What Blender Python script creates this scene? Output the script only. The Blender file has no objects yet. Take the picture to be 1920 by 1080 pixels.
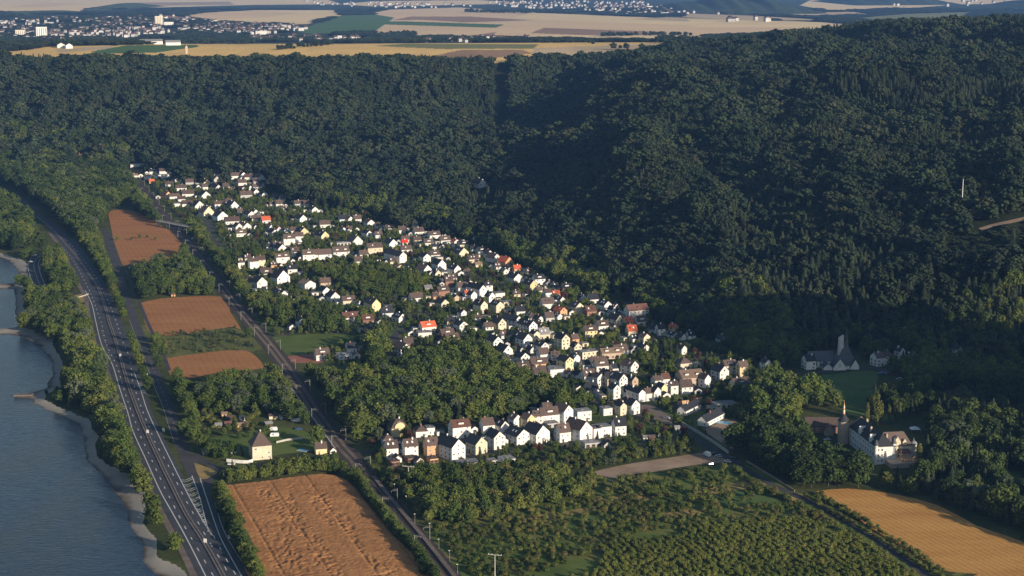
import bpy, math, random, re
import numpy as np
from mathutils import Vector, Matrix
R = math.radians
sc = bpy.context.scene
# ------------------------------------------------------------------ camera
F = 3150.0; HC = 281.0; PITCH = math.atan(595.0/F)
cam_d = bpy.data.cameras.new('camera'); cam = bpy.data.objects.new('camera', cam_d)
sc.collection.objects.link(cam); sc.camera = cam
cam_d.sensor_width = 36.0; cam_d.lens = F/1920*36.0
cam_d.clip_start = 5; cam_d.clip_end = 60000
cam.location = (0, 0, HC); cam.rotation_euler = (math.pi/2-PITCH, 0, 0)
# ------------------------------------------------------------------ sky and sun
SUN_AZ = 45.0      # degrees to the right of straight behind the camera
SUN_EL = 15.2
sdir = Vector((math.sin(R(SUN_AZ))*math.cos(R(SUN_EL)), -math.cos(R(SUN_AZ))*math.cos(R(SUN_EL)), math.sin(R(SUN_EL))))
w = bpy.data.worlds.new('World'); sc.world = w; w.use_nodes = True
nt = w.node_tree
sky = nt.nodes.new('ShaderNodeTexSky'); sky.sky_type = 'NISHITA'; sky.sun_disc = False
sky.sun_elevation = R(SUN_EL); sky.sun_rotation = math.atan2(sdir.x, sdir.y)
sky.air_density = 1.2; sky.dust_density = 0.6; sky.ozone_density = 1.5
nt.links.new(sky.outputs[0], nt.nodes['Background'].inputs[0])
nt.nodes['Background'].inputs[1].default_value = 0.085
sl = bpy.data.lights.new('sun', 'SUN'); sl.energy = 5.0; sl.angle = R(0.6); sl.color = (1.0, 0.84, 0.66)
so = bpy.data.objects.new('sun', sl); sc.collection.objects.link(so)
so.rotation_euler = sdir.to_track_quat('Z', 'Y').to_euler()
sc.view_settings.view_transform = 'Standard'; sc.view_settings.look = 'None'
sc.view_settings.gamma = 1.0; sc.view_settings.use_curve_mapping = False
sc.view_settings.exposure = 0.45
sc.cycles.max_bounces = 4; sc.cycles.diffuse_bounces = 2; sc.cycles.glossy_bounces = 2
sc.cycles.volume_bounces = 0; sc.cycles.transparent_max_bounces = 4
HAZE = 3.5e-5
rng = random.Random(7); nr = np.random.RandomState(11)
# ------------------------------------------------------------------ camera maths (photograph 1920x1080 -> the ground)
cp, sp = math.cos(PITCH), math.sin(PITCH)
def P(px, py, z=0.0):
    dx = px-960.0; up = 540.0-py
    dy = F*cp + up*sp; dz = -F*sp + up*cp
    t = (z-HC)/dz
    return (dx*t, dy*t)
def proj(x, y, z):
    d = y*cp - (z-HC)*sp
    u = y*sp + (z-HC)*cp
    return 960+F*x/d, 540-F*u/d
def scale_at(x, y): return F/math.hypot(x, y)
def PL(pts, z=0.0): return [P(a, b, z) for a, b in pts]
# ------------------------------------------------------------------ materials
MATS = {}
def new_mat(name, rough=0.9, spec=0.1):
    m = bpy.data.materials.new(name); m.use_nodes = True
    b = m.node_tree.nodes['Principled BSDF']
    b.inputs['Roughness'].default_value = rough
    b.inputs['Specular IOR Level'].default_value = spec
    MATS[name] = m
    return m, m.node_tree, b
def noise_mat(name, c1, c2, scale=0.2, rough=0.9, spec=0.1, detail=4, rnd=0.0, bump=0.0, bscale=None, c3=None, dist=0.0):
    m, t, b = new_mat(name, rough, spec)
    g = t.nodes.new('ShaderNodeNewGeometry')
    n = t.nodes.new('ShaderNodeTexNoise'); n.inputs['Scale'].default_value = scale; n.inputs['Detail'].default_value = detail
    n.inputs['Distortion'].default_value = dist
    t.links.new(g.outputs['Position'], n.inputs['Vector'])
    r = t.nodes.new('ShaderNodeValToRGB'); e = r.color_ramp.elements
    e[0].position = 0.32; e[0].color = (*c1, 1); e[1].position = 0.68; e[1].color = (*c2, 1)
    if c3: k = e.new(0.5); k.color = (*c3, 1)
    t.links.new(n.outputs[0], r.inputs[0])
    out = r.outputs[0]
    if rnd:
        oi = t.nodes.new('ShaderNodeObjectInfo'); h = t.nodes.new('ShaderNodeHueSaturation')
        mr = t.nodes.new('ShaderNodeMapRange'); mr.inputs[3].default_value = 1-rnd; mr.inputs[4].default_value = 1+rnd
        t.links.new(oi.outputs['Random'], mr.inputs[0]); t.links.new(mr.outputs[0], h.inputs['Value'])
        t.links.new(out, h.inputs['Color']); out = h.outputs[0]
    t.links.new(out, b.inputs['Base Color'])
    if bump:
        n2 = t.nodes.new('ShaderNodeTexNoise'); n2.inputs['Scale'].default_value = bscale or scale*4; n2.inputs['Detail'].default_value = 3
        t.links.new(g.outputs['Position'], n2.inputs['Vector'])
        bp = t.nodes.new('ShaderNodeBump'); bp.inputs['Distance'].default_value = bump; bp.inputs['Strength'].default_value = 1
        t.links.new(n2.outputs[0], bp.inputs['Height']); t.links.new(bp.outputs[0], b.inputs['Normal'])
    return m
for nm, c in dict(w=(.76,.745,.71), c=(.68,.61,.46), y=(.72,.60,.36), o=(.66,.40,.23), b=(.30,.17,.12), g=(.50,.50,.50), l=(.62,.67,.74), t=(.48,.38,.29)).items():
    noise_mat('render_'+nm, tuple(v*.80 for v in c), c, 0.4, 0.85, 0.15, rnd=0.10)
for nm, c in dict(b=(.105,.076,.066), d=(.030,.034,.043), r=(.55,.13,.06), t=(.24,.17,.125), g=(.22,.22,.225), s=(.085,.093,.11), x=(.135,.07,.055), q=(.72,.035,.02)).items():
    noise_mat('tiles_'+nm, tuple(v*.72 for v in c), tuple(v*1.15 for v in c), 1.3, 0.7, 0.25, rnd=0.22)
noise_mat('brick_stack', (.22,.10,.07), (.32,.16,.11), 2, rnd=.2)
noise_mat('timber', (.06,.045,.03), (.12,.09,.06), 2)
noise_mat('concrete', (.36,.34,.31), (.47,.45,.41), .6)
noise_mat('mast_grey', (.16,.165,.16), (.24,.24,.23), 1, .6, .2)
noise_mat('steel', (.22,.225,.22), (.32,.32,.32), 1, .5, .4)
noise_mat('white_paint', (.74,.74,.73), (.82,.82,.81), 1, .5, .4)
noise_mat('marking', (.42,.42,.41), (.62,.62,.60), .9, .7, .2)
noise_mat('asphalt', (.044,.047,.057), (.066,.069,.080), .12, .85, .2, bump=.01, bscale=4)
noise_mat('asphalt_old', (.048,.048,.052), (.075,.073,.075), .1, .9, .15)
noise_mat('paving', (.13,.105,.09), (.20,.165,.14), .15, .9, .1)
noise_mat('ballast', (.050,.043,.040), (.088,.072,.064), .5, .95, .05, detail=6)
noise_mat('rail', (.07,.05,.04), (.13,.10,.085), 1, .5, .4)
noise_mat('bark', (.05,.038,.028), (.10,.08,.06), 2)
noise_mat('gravel_lot', (.24,.17,.12), (.36,.27,.195), .07, .95, .05, detail=6)
noise_mat('verge', (.085,.105,.03), (.15,.155,.055), .09, .95, .05, detail=6)
noise_mat('dry_verge', (.20,.17,.06), (.38,.26,.11), .09, .95, .05, detail=6)
noise_mat('meadow', (.075,.115,.028), (.125,.155,.045), .05, .95, .05, detail=6)
noise_mat('park_lawn', (.065,.115,.035), (.105,.15,.05), .05, .95, .05, detail=6)
noise_mat('clay', (.26,.10,.075), (.34,.14,.10), .2)
noise_mat('pool', (.05,.30,.55), (.08,.38,.62), .4, .2, .5)
noise_mat('garden_green', (.06,.075,.03), (.11,.12,.05), .3)
noise_mat('scrub_soil', (.07,.095,.025), (.19,.165,.06), .035, .95, .05, detail=7, c3=(.10,.14,.035))
def glass_mat():
    m, t, b = new_mat('glazing', .15, .5); b.inputs['Base Color'].default_value = (.03,.035,.045,1)
glass_mat()
for nm, c in dict(car_white=(.75,.75,.76), car_dark=(.03,.035,.05), car_red=(.35,.03,.02), car_silver=(.4,.42,.44), car_blue=(.04,.12,.3)).items():
    m, t, b = new_mat(nm, .3, .5); b.inputs['Base Color'].default_value = (*c, 1)
    n = t.nodes.new('ShaderNodeTexNoise'); n.inputs['Scale'].default_value = 3
    mr = t.nodes.new('ShaderNodeMapRange'); mr.inputs[3].default_value = .25; mr.inputs[4].default_value = .42
    t.links.new(n.outputs[0], mr.inputs[0]); t.links.new(mr.outputs[0], b.inputs['Roughness'])
def crop_mat(name, c1, c2, ang, rows, fine=(.5), dark=.8, wid=.5):
    """crop in drilled rows, direction ang (radians) on the ground, row pitch in metres"""
    m, t, b = new_mat(name, .95, .03)
    g = t.nodes.new('ShaderNodeNewGeometry')
    mp = t.nodes.new('ShaderNodeMapping'); mp.vector_type = 'POINT'; mp.inputs['Rotation'].default_value = (0, 0, -ang)
    t.links.new(g.outputs['Position'], mp.inputs['Vector'])
    wv = t.nodes.new('ShaderNodeTexWave'); wv.bands_direction = 'Y'; wv.inputs['Scale'].default_value = 2*math.pi/rows/20*1.0
    wv.inputs['Distortion'].default_value = 3.0; wv.inputs['Detail'].default_value = 3; wv.inputs['Detail Scale'].default_value = .6
    t.links.new(mp.outputs[0], wv.inputs['Vector'])
    n = t.nodes.new('ShaderNodeTexNoise'); n.inputs['Scale'].default_value = .05; n.inputs['Detail'].default_value = 8; n.inputs['Roughness'].default_value = .7
    mp2 = t.nodes.new('ShaderNodeMapping'); mp2.inputs['Rotation'].default_value = (0, 0, -ang); mp2.inputs['Scale'].default_value = (.35, 1.3, 1)
    t.links.new(g.outputs['Position'], mp2.inputs['Vector']); t.links.new(mp2.outputs[0], n.inputs['Vector'])
    r = t.nodes.new('ShaderNodeValToRGB'); e = r.color_ramp.elements
    e[0].position = .3; e[0].color = (*c1, 1); e[1].position = .7; e[1].color = (*c2, 1)
    t.links.new(n.outputs[0], r.inputs[0])
    mr = t.nodes.new('ShaderNodeMapRange'); mr.inputs[1].default_value = 0; mr.inputs[2].default_value = wid
    mr.inputs[3].default_value = dark; mr.inputs[4].default_value = 1.0
    t.links.new(wv.outputs['Fac'], mr.inputs[0])
    n3 = t.nodes.new('ShaderNodeTexNoise'); n3.inputs['Scale'].default_value = 1.1; n3.inputs['Detail'].default_value = 2
    t.links.new(g.outputs['Position'], n3.inputs['Vector'])
    m3 = t.nodes.new('ShaderNodeMapRange'); m3.inputs[1].default_value = .3; m3.inputs[2].default_value = .7; m3.inputs[3].default_value = .78; m3.inputs[4].default_value = 1.15
    t.links.new(n3.outputs[0], m3.inputs[0])
    mm = t.nodes.new('ShaderNodeMath'); mm.operation = 'MULTIPLY'; t.links.new(mr.outputs[0], mm.inputs[0]); t.links.new(m3.outputs[0], mm.inputs[1])
    h = t.nodes.new('ShaderNodeHueSaturation'); t.links.new(r.outputs[0], h.inputs['Color']); t.links.new(mm.outputs[0], h.inputs['Value'])
    t.links.new(h.outputs[0], b.inputs['Base Color'])
    bp = t.nodes.new('ShaderNodeBump'); bp.inputs['Distance'].default_value = .12
    t.links.new(n3.outputs[0], bp.inputs['Height']); t.links.new(bp.outputs[0], b.inputs['Normal'])
    return m
crop_mat('crop_brown', (.30,.135,.055), (.43,.205,.085), R(108), 5, dark=.92)
crop_mat('crop_wheat', (.29,.135,.056), (.47,.235,.096), R(112), 6, dark=.95)
crop_mat('crop_gold', (.43,.215,.062), (.62,.345,.115), R(112), 3.4, dark=.80)
def leaf_mat(name, cols, tint=.35):
    m, t, b = new_mat(name, .8, .12)
    oi = t.nodes.new('ShaderNodeObjectInfo'); at = t.nodes.new('ShaderNodeAttribute'); at.attribute_name = 'tint'
    r = t.nodes.new('ShaderNodeValToRGB'); e = r.color_ramp.elements
    n = len(cols); e[0].position = 0; e[0].color = (*cols[0], 1); e[1].position = 1; e[1].color = (*cols[-1], 1)
    for k in range(1, n-1): q = e.new(k/(n-1)); q.color = (*cols[k], 1)
    t.links.new(oi.outputs['Random'], r.inputs[0])
    mr = t.nodes.new('ShaderNodeMapRange'); mr.inputs[3].default_value = 1-tint; mr.inputs[4].default_value = 1+tint
    t.links.new(at.outputs['Fac'], mr.inputs[0])
    h = t.nodes.new('ShaderNodeHueSaturation'); t.links.new(r.outputs[0], h.inputs['Color']); t.links.new(mr.outputs[0], h.inputs['Value'])
    g = t.nodes.new('ShaderNodeNewGeometry'); ns = t.nodes.new('ShaderNodeTexNoise'); ns.inputs['Scale'].default_value = .011; ns.inputs['Detail'].default_value = 4
    t.links.new(g.outputs['Position'], ns.inputs['Vector'])
    m2 = t.nodes.new('ShaderNodeMapRange'); m2.inputs[1].default_value = .35; m2.inputs[2].default_value = .65; m2.inputs[3].default_value = .72; m2.inputs[4].default_value = 1.32
    t.links.new(ns.outputs[0], m2.inputs[0]); h1 = h; h = t.nodes.new('ShaderNodeHueSaturation'); t.links.new(h1.outputs[0], h.inputs['Color']); t.links.new(m2.outputs[0], h.inputs['Value'])
    m3 = t.nodes.new('ShaderNodeMapRange'); m3.inputs[1].default_value = .35; m3.inputs[2].default_value = .65; m3.inputs[3].default_value = .515; m3.inputs[4].default_value = .485
    t.links.new(ns.outputs[0], m3.inputs[0]); t.links.new(m3.outputs[0], h.inputs['Hue'])
    t.links.new(h.outputs[0], b.inputs['Base Color'])
    tr = t.nodes.new('ShaderNodeBsdfTranslucent'); t.links.new(h.outputs[0], tr.inputs['Color'])
    mx = t.nodes.new('ShaderNodeMixShader'); mx.inputs[0].default_value = .10
    t.links.new(b.outputs[0], mx.inputs[1]); t.links.new(tr.outputs[0], mx.inputs[2])
    t.links.new(mx.outputs[0], t.nodes['Material Output'].inputs[0])
    return m
leaf_mat('foliage_valley', [(.052,.082,.018), (.084,.114,.024), (.042,.066,.018), (.104,.122,.027), (.062,.096,.019), (.046,.07,.021)], .45)
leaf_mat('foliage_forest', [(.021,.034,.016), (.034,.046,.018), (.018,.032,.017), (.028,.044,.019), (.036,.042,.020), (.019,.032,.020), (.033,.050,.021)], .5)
leaf_mat('foliage_park', [(.034,.055,.016), (.050,.076,.018), (.028,.046,.016), (.044,.066,.017), (.058,.080,.020)], .45)
leaf_mat('foliage_conifer', [(.030,.045,.022), (.045,.062,.030), (.05,.062,.036), (.028,.04,.02)])
leaf_mat('foliage_poplar', [(.10,.11,.03), (.12,.125,.035)])
leaf_mat('foliage_silver', [(.060,.080,.042), (.080,.098,.055)])
leaf_mat('foliage_copper', [(.055,.028,.022), (.07,.035,.025)])
leaf_mat('foliage_orchard', [(.085,.115,.024), (.12,.145,.032), (.10,.12,.026), (.14,.145,.036)])
leaf_mat('foliage_scrub', [(.062,.09,.021), (.10,.122,.027), (.115,.13,.032), (.07,.08,.026), (.135,.12,.038)])
# ------------------------------------------------------------------ object helpers
def tag(o, label=None, cat=None, group=None, kind=None):
    if label: o['label'] = label
    if cat: o['category'] = cat
    if group: o['group'] = group
    if kind: o['kind'] = kind
    return o
def link(o, parent=None):
    sc.collection.objects.link(o)
    if parent is not None: o.parent = parent
    return o
def mesh(name, verts, faces, mats, midx=None, smooth=False):
    me = bpy.data.meshes.new(name); me.from_pydata([tuple(v) for v in verts], [], faces)
    for m in ([mats] if isinstance(mats, str) else mats): me.materials.append(MATS[m])
    if midx is not None: me.polygons.foreach_set('material_index', np.array(midx, dtype=np.int32))
    if smooth: me.polygons.foreach_set('use_smooth', [True]*len(me.polygons))
    me.update(); return me
def mobj(name, me, parent=None, loc=None, rz=0):
    o = bpy.data.objects.new(name, me); link(o, parent)
    if loc: o.location = loc
    if rz: o.rotation_euler = (0, 0, rz)
    return o
def empty(name, loc, rz=0):
    o = bpy.data.objects.new(name, None); link(o); o.location = loc; o.rotation_euler = (0, 0, rz); o.empty_display_size = 1
    return o
class MB:
    def __init__(s): s.v = []; s.f = []; s.m = []
    def add(s, vs, fs, mi=0):
        n = len(s.v); s.v += [tuple(q) for q in vs]; s.f += [tuple(i+n for i in f) for f in fs]; s.m += [mi]*len(fs)
    def box(s, x0, x1, y0, y1, z0, z1, mi=0, rot=None, org=(0, 0)):
        vs = [(x, y, z) for z in (z0, z1) for x, y in ((x0, y0), (x1, y0), (x1, y1), (x0, y1))]
        if rot is not None:
            c, q = math.cos(rot), math.sin(rot)
            vs = [(org[0]+(x-org[0])*c-(y-org[1])*q, org[1]+(x-org[0])*q+(y-org[1])*c, z) for x, y, z in vs]
        s.add(vs, [(3,2,1,0), (4,5,6,7), (0,1,5,4), (1,2,6,5), (2,3,7,6), (3,0,4,7)], mi)
    def cyl(s, x, y, z0, z1, r0, r1, n=10, mi=0, cap=True):
        vs = [(x+r*math.cos(2*math.pi*k/n), y+r*math.sin(2*math.pi*k/n), z) for z, r in ((z0, r0), (z1, r1)) for k in range(n)]
        fs = [(k, (k+1) % n, n+(k+1) % n, n+k) for k in range(n)]
        if cap: fs += [tuple(range(n-1, -1, -1)), tuple(range(n, 2*n))]
        s.add(vs, fs, mi)
    def build(s, name, mats, parent=None, **k):
        return mobj(name, mesh(name, s.v, s.f, mats, s.m), parent, **k)
def inpoly(X, Y, poly):
    X = np.asarray(X, float); Y = np.asarray(Y, float); ins = np.zeros(X.shape, bool); n = len(poly)
    for i in range(n):
        x0, y0 = poly[i]; x1, y1 = poly[(i+1) % n]
        if y0 == y1: continue
        c = ((y0 > Y) != (y1 > Y)) & (X < (x1-x0)*(Y-y0)/(y1-y0)+x0)
        ins ^= c
    return ins
def segdist(X, Y, pts, closed=False):
    D = np.full(np.shape(X), 1e9); n = len(pts)
    for i in range(n if closed else n-1):
        ax, ay = pts[i]; bx, by = pts[(i+1) % n]; vx, vy = bx-ax, by-ay; L = vx*vx+vy*vy+1e-9
        t = np.clip(((X-ax)*vx+(Y-ay)*vy)/L, 0, 1)
        D = np.minimum(D, np.hypot(X-ax-t*vx, Y-ay-t*vy))
    return D
def vnoise(x, y, seed=0):
    xi = np.floor(x).astype(int); yi = np.floor(y).astype(int); fx = x-xi; fy = y-yi
    fx = fx*fx*(3-2*fx); fy = fy*fy*(3-2*fy)
    def h(a, b):
        n = (a*374761393+b*668265263+seed*1442695041) & 0x7fffffff
        n = ((n ^ (n >> 13))*1274126177) & 0x7fffffff
        return ((n ^ (n >> 16)) & 0xffff)/65535.0
    return (h(xi, yi)*(1-fx)+h(xi+1, yi)*fx)*(1-fy)+(h(xi, yi+1)*(1-fx)+h(xi+1, yi+1)*fx)*fy
def fbm(x, y, seed=0, o=4):
    a = 1; s = 0; t = 0
    for k in range(o): s = s+a*vnoise(x*2**k, y*2**k, seed+k); t += a; a *= .5
    return s/t
# ------------------------------------------------------------------ the lie of the land: (depth, height) down each line of sight
COLS = {
 -1900: [(2700,0),(2900,60),(3150,120),(3600,134),(4200,100),(5000,78),(8000,70),(16000,60)],
 -400: [(2620,0),(2750,40),(2950,112),(3050,126),(3500,130),(4200,100),(5000,78),(8000,70),(16000,60)],
 0:    [(2520,0),(2650,40),(2860,108),(2960,128),(3500,130),(4200,100),(5000,78),(8000,70),(16000,60)],
 300:  [(2330,0),(2450,30),(2720,104),(2860,128),(3500,133),(4200,100),(5000,78),(8000,70),(16000,60)],
 500:  [(2180,0),(2350,30),(2640,102),(2800,129),(3400,133),(4200,100),(5000,78),(8000,70),(16000,60)],
 700:  [(1960,0),(2150,18),(2400,50),(2660,102),(2830,130),(3400,134),(4200,105),(5000,80),(8000,70),(16000,60)],
 900:  [(1750,0),(1990,22),(2250,38),(2500,50),(2720,100),(2880,128),(3400,134),(4200,110),(5000,84),(8000,70),(16000,60)],
 1000: [(1640,0),(1880,32),(2200,52),(2420,60),(2560,66),(2760,104),(2900,126),(3400,134),(4200,112),(5000,86),(8000,70),(16000,60)],
 1100: [(1540,0),(1800,46),(2150,73),(2400,84),(2600,84),(2800,108),(2950,124),(3400,132),(4200,112),(5000,88),(8000,70),(16000,60)],
 1180: [(1450,0),(1540,18),(1720,54),(2000,84),(2280,108),(2500,112),(2750,124),(2950,132),(3400,134),(4200,112),(5000,88),(8000,70),(16000,60)],
 1250: [(1372,0),(1550,32),(1700,62),(1950,92),(2250,126),(2500,130),(2800,139),(3000,141),(3400,134),(4200,112),(5000,88),(8000,70),(16000,60)],
 1430: [(1255,0),(1340,22),(1480,44),(1650,69),(1850,102),(2120,134),(2350,142),(2700,152),(3000,160),(3400,148),(4200,112),(5000,88),(8000,70),(16000,60)],
 1600: [(1240,0),(1320,27),(1440,50),(1590,77),(1780,109),(2020,138),(2250,148),(2550,164),(2800,185),(3200,172),(4200,120),(5000,88),(8000,70),(16000,60)],
 1800: [(1210,0),(1280,35),(1390,58),(1530,84),(1720,114),(1950,143),(2150,154),(2400,171),(2600,197),(3000,190),(4200,120),(5000,88),(8000,70),(16000,60)],
 1920: [(1180,0),(1260,39),(1350,64),(1490,89),(1670,119),(1880,148),(2060,159),(2280,176),(2500,201),(2900,192),(4200,120),(5000,88),(8000,70),(16000,60)],
 2200: [(1150,0),(1240,38),(1340,72),(1500,110),(1750,150),(2000,170),(2400,215),(2900,210),(4200,120),(5000,88),(8000,70),(16000,60)],
 2600: [(1090,0),(1160,40),(1250,80),(1400,125),(1600,180),(2000,200),(2400,215),(2900,210),(4200,120),(5000,88),(8000,70),(16000,60)],
 3300: [(900,0),(980,50),(1100,110),(1300,160),(1600,200),(2400,215),(2900,210),(4200,120),(5000,88),(8000,70),(16000,60)],
 4400: [(760,0),(860,70),(1000,140),(1300,190),(1600,200),(2400,215),(2900,210),(4200,120),(5000,88),(8000,70),(16000,60)],
}
CREST = [(-1900,3300),(0,2990),(300,2890),(500,2830),(700,2860),(900,2910),(1000,2930),(1100,2980),(1180,3000),(1250,3060),(1430,3080),(1600,3000),(1800,2900),(1920,2850),(4400,2850)]
U = np.concatenate([np.linspace(-.9,-.36,40)[:-1], np.linspace(-.36,.36,640), np.linspace(.36,1.15,60)[1:]])
NR = 620
Dg = np.concatenate([np.linspace(450,700,50)[:-1], np.exp(np.linspace(math.log(700), math.log(15500), NR-49))])
cu = np.array(sorted(COLS)); zc = np.array([np.interp(Dg, [0]+[a for a, b in COLS[c]], [0]+[b for a, b in COLS[c]]) for c in cu])  # ncol x nD
uu = (cu-960)/3130.0
ZG = np.empty((len(U), len(Dg)))
ww = np.interp(U, uu, np.arange(len(uu)))
i0 = np.clip(np.floor(ww).astype(int), 0, len(uu)-2); tt = (ww-i0)[:, None]; tt = tt*.5+.5*tt*tt*(3-2*tt)
ZG = zc[i0]*(1-tt)+zc[i0+1]*tt
def blur(A, k, ax):
    ker = np.hanning(2*k+3)[1:-1]; ker /= ker.sum()
    pad = [(0,0),(0,0)]; pad[ax] = (k,k); B = np.pad(A, pad, mode='edge')
    return np.apply_along_axis(lambda v: np.convolve(v, ker, 'valid'), ax, B)
ZG = blur(blur(ZG, 5, 1), 12, 0)
XG = U[:, None]*Dg[None, :]; YG = np.broadcast_to(Dg[None, :], XG.shape)
hillm = np.clip(ZG/40, 0, 1)*np.clip((3600-YG)/500, 0, 1)
crG = np.interp(XG/YG, [(q-960)/3130 for q, r_ in CREST], [r_ for q, r_ in CREST])
calm = np.clip((crG-YG)/260, .12, 1)
rid = 1-np.abs(2*fbm(XG/150+7, YG/420+XG/900, 3, 3)-1)*2.2
ZG = ZG + calm*hillm*(-rid*15*np.clip(ZG/70, .2, 1)+(fbm(XG/60, YG/170, 13, 3)-.5)*22*np.clip(ZG/60, 0, 1)+5)
ZG = ZG + np.clip((YG-4300)/2000, 0, 1)*(fbm(XG/1900+3, YG/1900, 9, 2)-.5)*34
_a = ((XG-592)*.70+(YG-870)*.714)/95; _b = ((XG-592)*.714-(YG-870)*.70)/170      # mound added out of view to the right, shaped to shade the church
ZG = np.maximum(ZG, 168*np.exp(-(_a**4))*np.exp(-(_b**4))-4)
ZG = np.where((YG < 3000) & (ZG < 1.2), 0, ZG)
SHORE = [(330,1120),(305,1085),(272,1050),(265,1012),(242,985),(238,945),(222,925),(205,900),(180,875),(160,855),(159,820),(146,790),(100,770),(62,752),(56,744),(30,742),(28,738),(60,733),(85,725),(100,700),(98,675),(75,645),(45,628),(10,624),(-30,624),(-30,614),(36,611),(38,594),(27,585),(30,560),(24,539),(-30,539),(-30,531),(29,528),(34,505),(18,486),(-40,468),(-200,440),(-500,420)]
RIV = PL(SHORE)+[(-1800, 1750), (-1800, 500), (-150, 450)]
near = (YG < 2000) & (XG < 0)
sd = np.where(near, segdist(XG, YG, RIV, True), 99); sd = np.where(near & inpoly(XG, YG, RIV), -sd, sd)
ZG = np.where(near, np.minimum(ZG, np.maximum(-6, -1.3+(.06+.13*np.clip((fbm(XG/55, YG/80, 17, 3)-.36)*3.2, 0, 1))*(sd+3.2*(fbm(XG/9, YG/12, 19, 3)-.5)))), ZG)
def Zat(x, y):
    x = np.asarray(x, float); y = np.asarray(y, float)
    fu = np.interp(x/y, U, np.arange(len(U))); fd = np.interp(y, Dg, np.arange(len(Dg)))
    a = np.clip(fu.astype(int), 0, len(U)-2); b = np.clip(fd.astype(int), 0, len(Dg)-2); p = fu-a; q = fd-b
    return (ZG[a, b]*(1-q)+ZG[a, b+1]*q)*(1-p)+(ZG[a+1, b]*(1-q)+ZG[a+1, b+1]*q)*p
def Dhit(px, py):
    """first point where the line of sight through a pixel meets the land"""
    dx = px-960.0; up = 540.0-py; dy = F*cp+up*sp; dz = -F*sp+up*cp
    y = np.linspace(450, 15400, 9000); x = y*dx/dy; z = HC+y*dz/dy
    k = np.argmax(Zat(x, y) > z)
    return float(x[k]), float(y[k]), float(Zat(x[k], y[k]))
# ------------------------------------------------------------------ ground sheet
Xf = XG.ravel(); Yf = YG.ravel(); Zf = ZG.ravel(); nU, nD = XG.shape
dd = Yf*cp-(Zf-HC)*sp; PXv = 960+F*Xf/dd; PYv = 540-F*(Yf*sp+(Zf-HC)*cp)/dd
cover = np.zeros((len(Xf), 4), np.float32); cover[:, 3] = 1
valley = (Yf < 2900)
nn = fbm(Xf/40, Yf/40, 5, 4)[:, None]
cover[:, :3] = np.where(nn > .5, (.075,.085,.03), (.055,.068,.025))*(0.85+.3*nn)
VPX = [(262,325),(420,318),(500,330),(560,370),(700,405),(860,440),(960,480),(1060,510),(1120,545),(1240,580),(1330,620),(1420,680),(1440,740),(1380,790),(1250,830),(1120,850),(700,860),(690,830),(760,790),(1000,780),(1100,765),(1050,740),(950,680),(860,650),(640,690),(500,630),(430,520),(395,460),(330,400)]
vil = valley & inpoly(PXv, PYv, VPX); n2_ = fbm(Xf/14, Yf/14, 15, 3)[:, None]
cover[:, :3] = np.where(vil[:, None], np.where(n2_ > .53, (.11,.105,.085), np.where(n2_ > .45, (.10,.14,.04), (.06,.085,.028))), cover[:, :3])
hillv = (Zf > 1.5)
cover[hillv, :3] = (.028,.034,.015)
crD = np.interp(Xf/Yf, [(c-960)/3130 for c, d in CREST], [d for c, d in CREST])
beyond = Yf > crD-10
cover[beyond, :3] = (.040,.052,.030)
GOLD=(.70,.47,.18); TAN=(.74,.56,.31); PINK=(.68,.49,.29); GRN=(.085,.15,.055); BRN=(.30,.19,.12); PALE=(.50,.38,.235); OLV=(.20,.20,.085)
FARF = [
 ([(-200,112),(60,93),(75,88),(150,86),(330,82),(640,82),(1000,80),(1320,79),(1340,125),(1100,150),(-200,150)], GOLD),
 ([(100,92),(210,86),(215,92),(110,98)], PALE), ([(170,97),(235,85),(370,84),(372,88),(290,99),(180,101)], GRN),
 ([(700,86),(760,82),(1010,83),(1000,91),(830,92)], OLV), ([(1000,90),(1240,82),(1230,100),(1000,115)], PALE), ([(860,94),(980,93),(1000,100),(900,112),(800,108)], BRN),
 ([(-200,22),(-200,-20),(560,-20),(640,8),(480,9),(300,14),(200,12),(120,26),(0,22)], TAN), ([(0,14),(80,6),(160,5),(90,13)], PINK), ([(250,5),(430,3),(440,9),(280,11)],(.40,.30,.19)),
 ([(345,33),(380,24),(480,19),(630,19),(640,30),(600,38),(578,45),(480,46),(400,40)], TAN), ([(345,30),(380,24),(480,20),(560,24),(500,33),(400,36)], PINK), ([(555,58),(600,42),(640,29),(720,27),(740,33),(700,62),(580,63)], GRN),
 ([(700,62),(712,52),(740,33),(690,25),(730,18),(860,14),(1010,24),(1300,36),(1600,45),(1600,66),(1440,64),(1250,72),(1100,71),(1060,76),(800,70),(750,66)], PINK),
 ([(1000,24),(1300,36),(1600,46),(1600,54),(1300,48),(1100,40),(960,34)], TAN), ([(735,38),(790,37),(870,42),(1000,38),(880,31),(770,31)], BRN), ([(712,40),(760,40),(945,46),(930,52),(720,46)], GRN), ([(995,62),(1020,52),(1250,60),(1250,66),(1100,66)], BRN),
 ([(990,66),(1240,66),(1330,70),(1320,79),(1100,78)], TAN), ([(860,70),(930,60),(925,70)], BRN),
 ([(1180,36),(1250,32),(1420,38),(1440,45),(1280,40)], PALE), ([(640,8),(700,2),(900,0),(1000,6),(820,10),(700,12)], TAN),
 ([(1500,10),(1560,-20),(2100,-20),(2100,6),(1800,8),(1720,14),(1560,22)], TAN), ([(1440,24),(1600,22),(1640,28),(1500,32)], PALE), ([(1600,34),(1700,26),(1830,22),(1800,36),(1640,42)], OLV), ([(1280,25),(1430,30),(1560,38),(1400,38),(1280,32)], PALE), ([(1290,36),(1420,38),(1560,42),(1600,52),(1300,50)], TAN),
 ([(270,32),(320,28),(355,33),(350,42),(310,38)], BRN),
]
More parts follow.
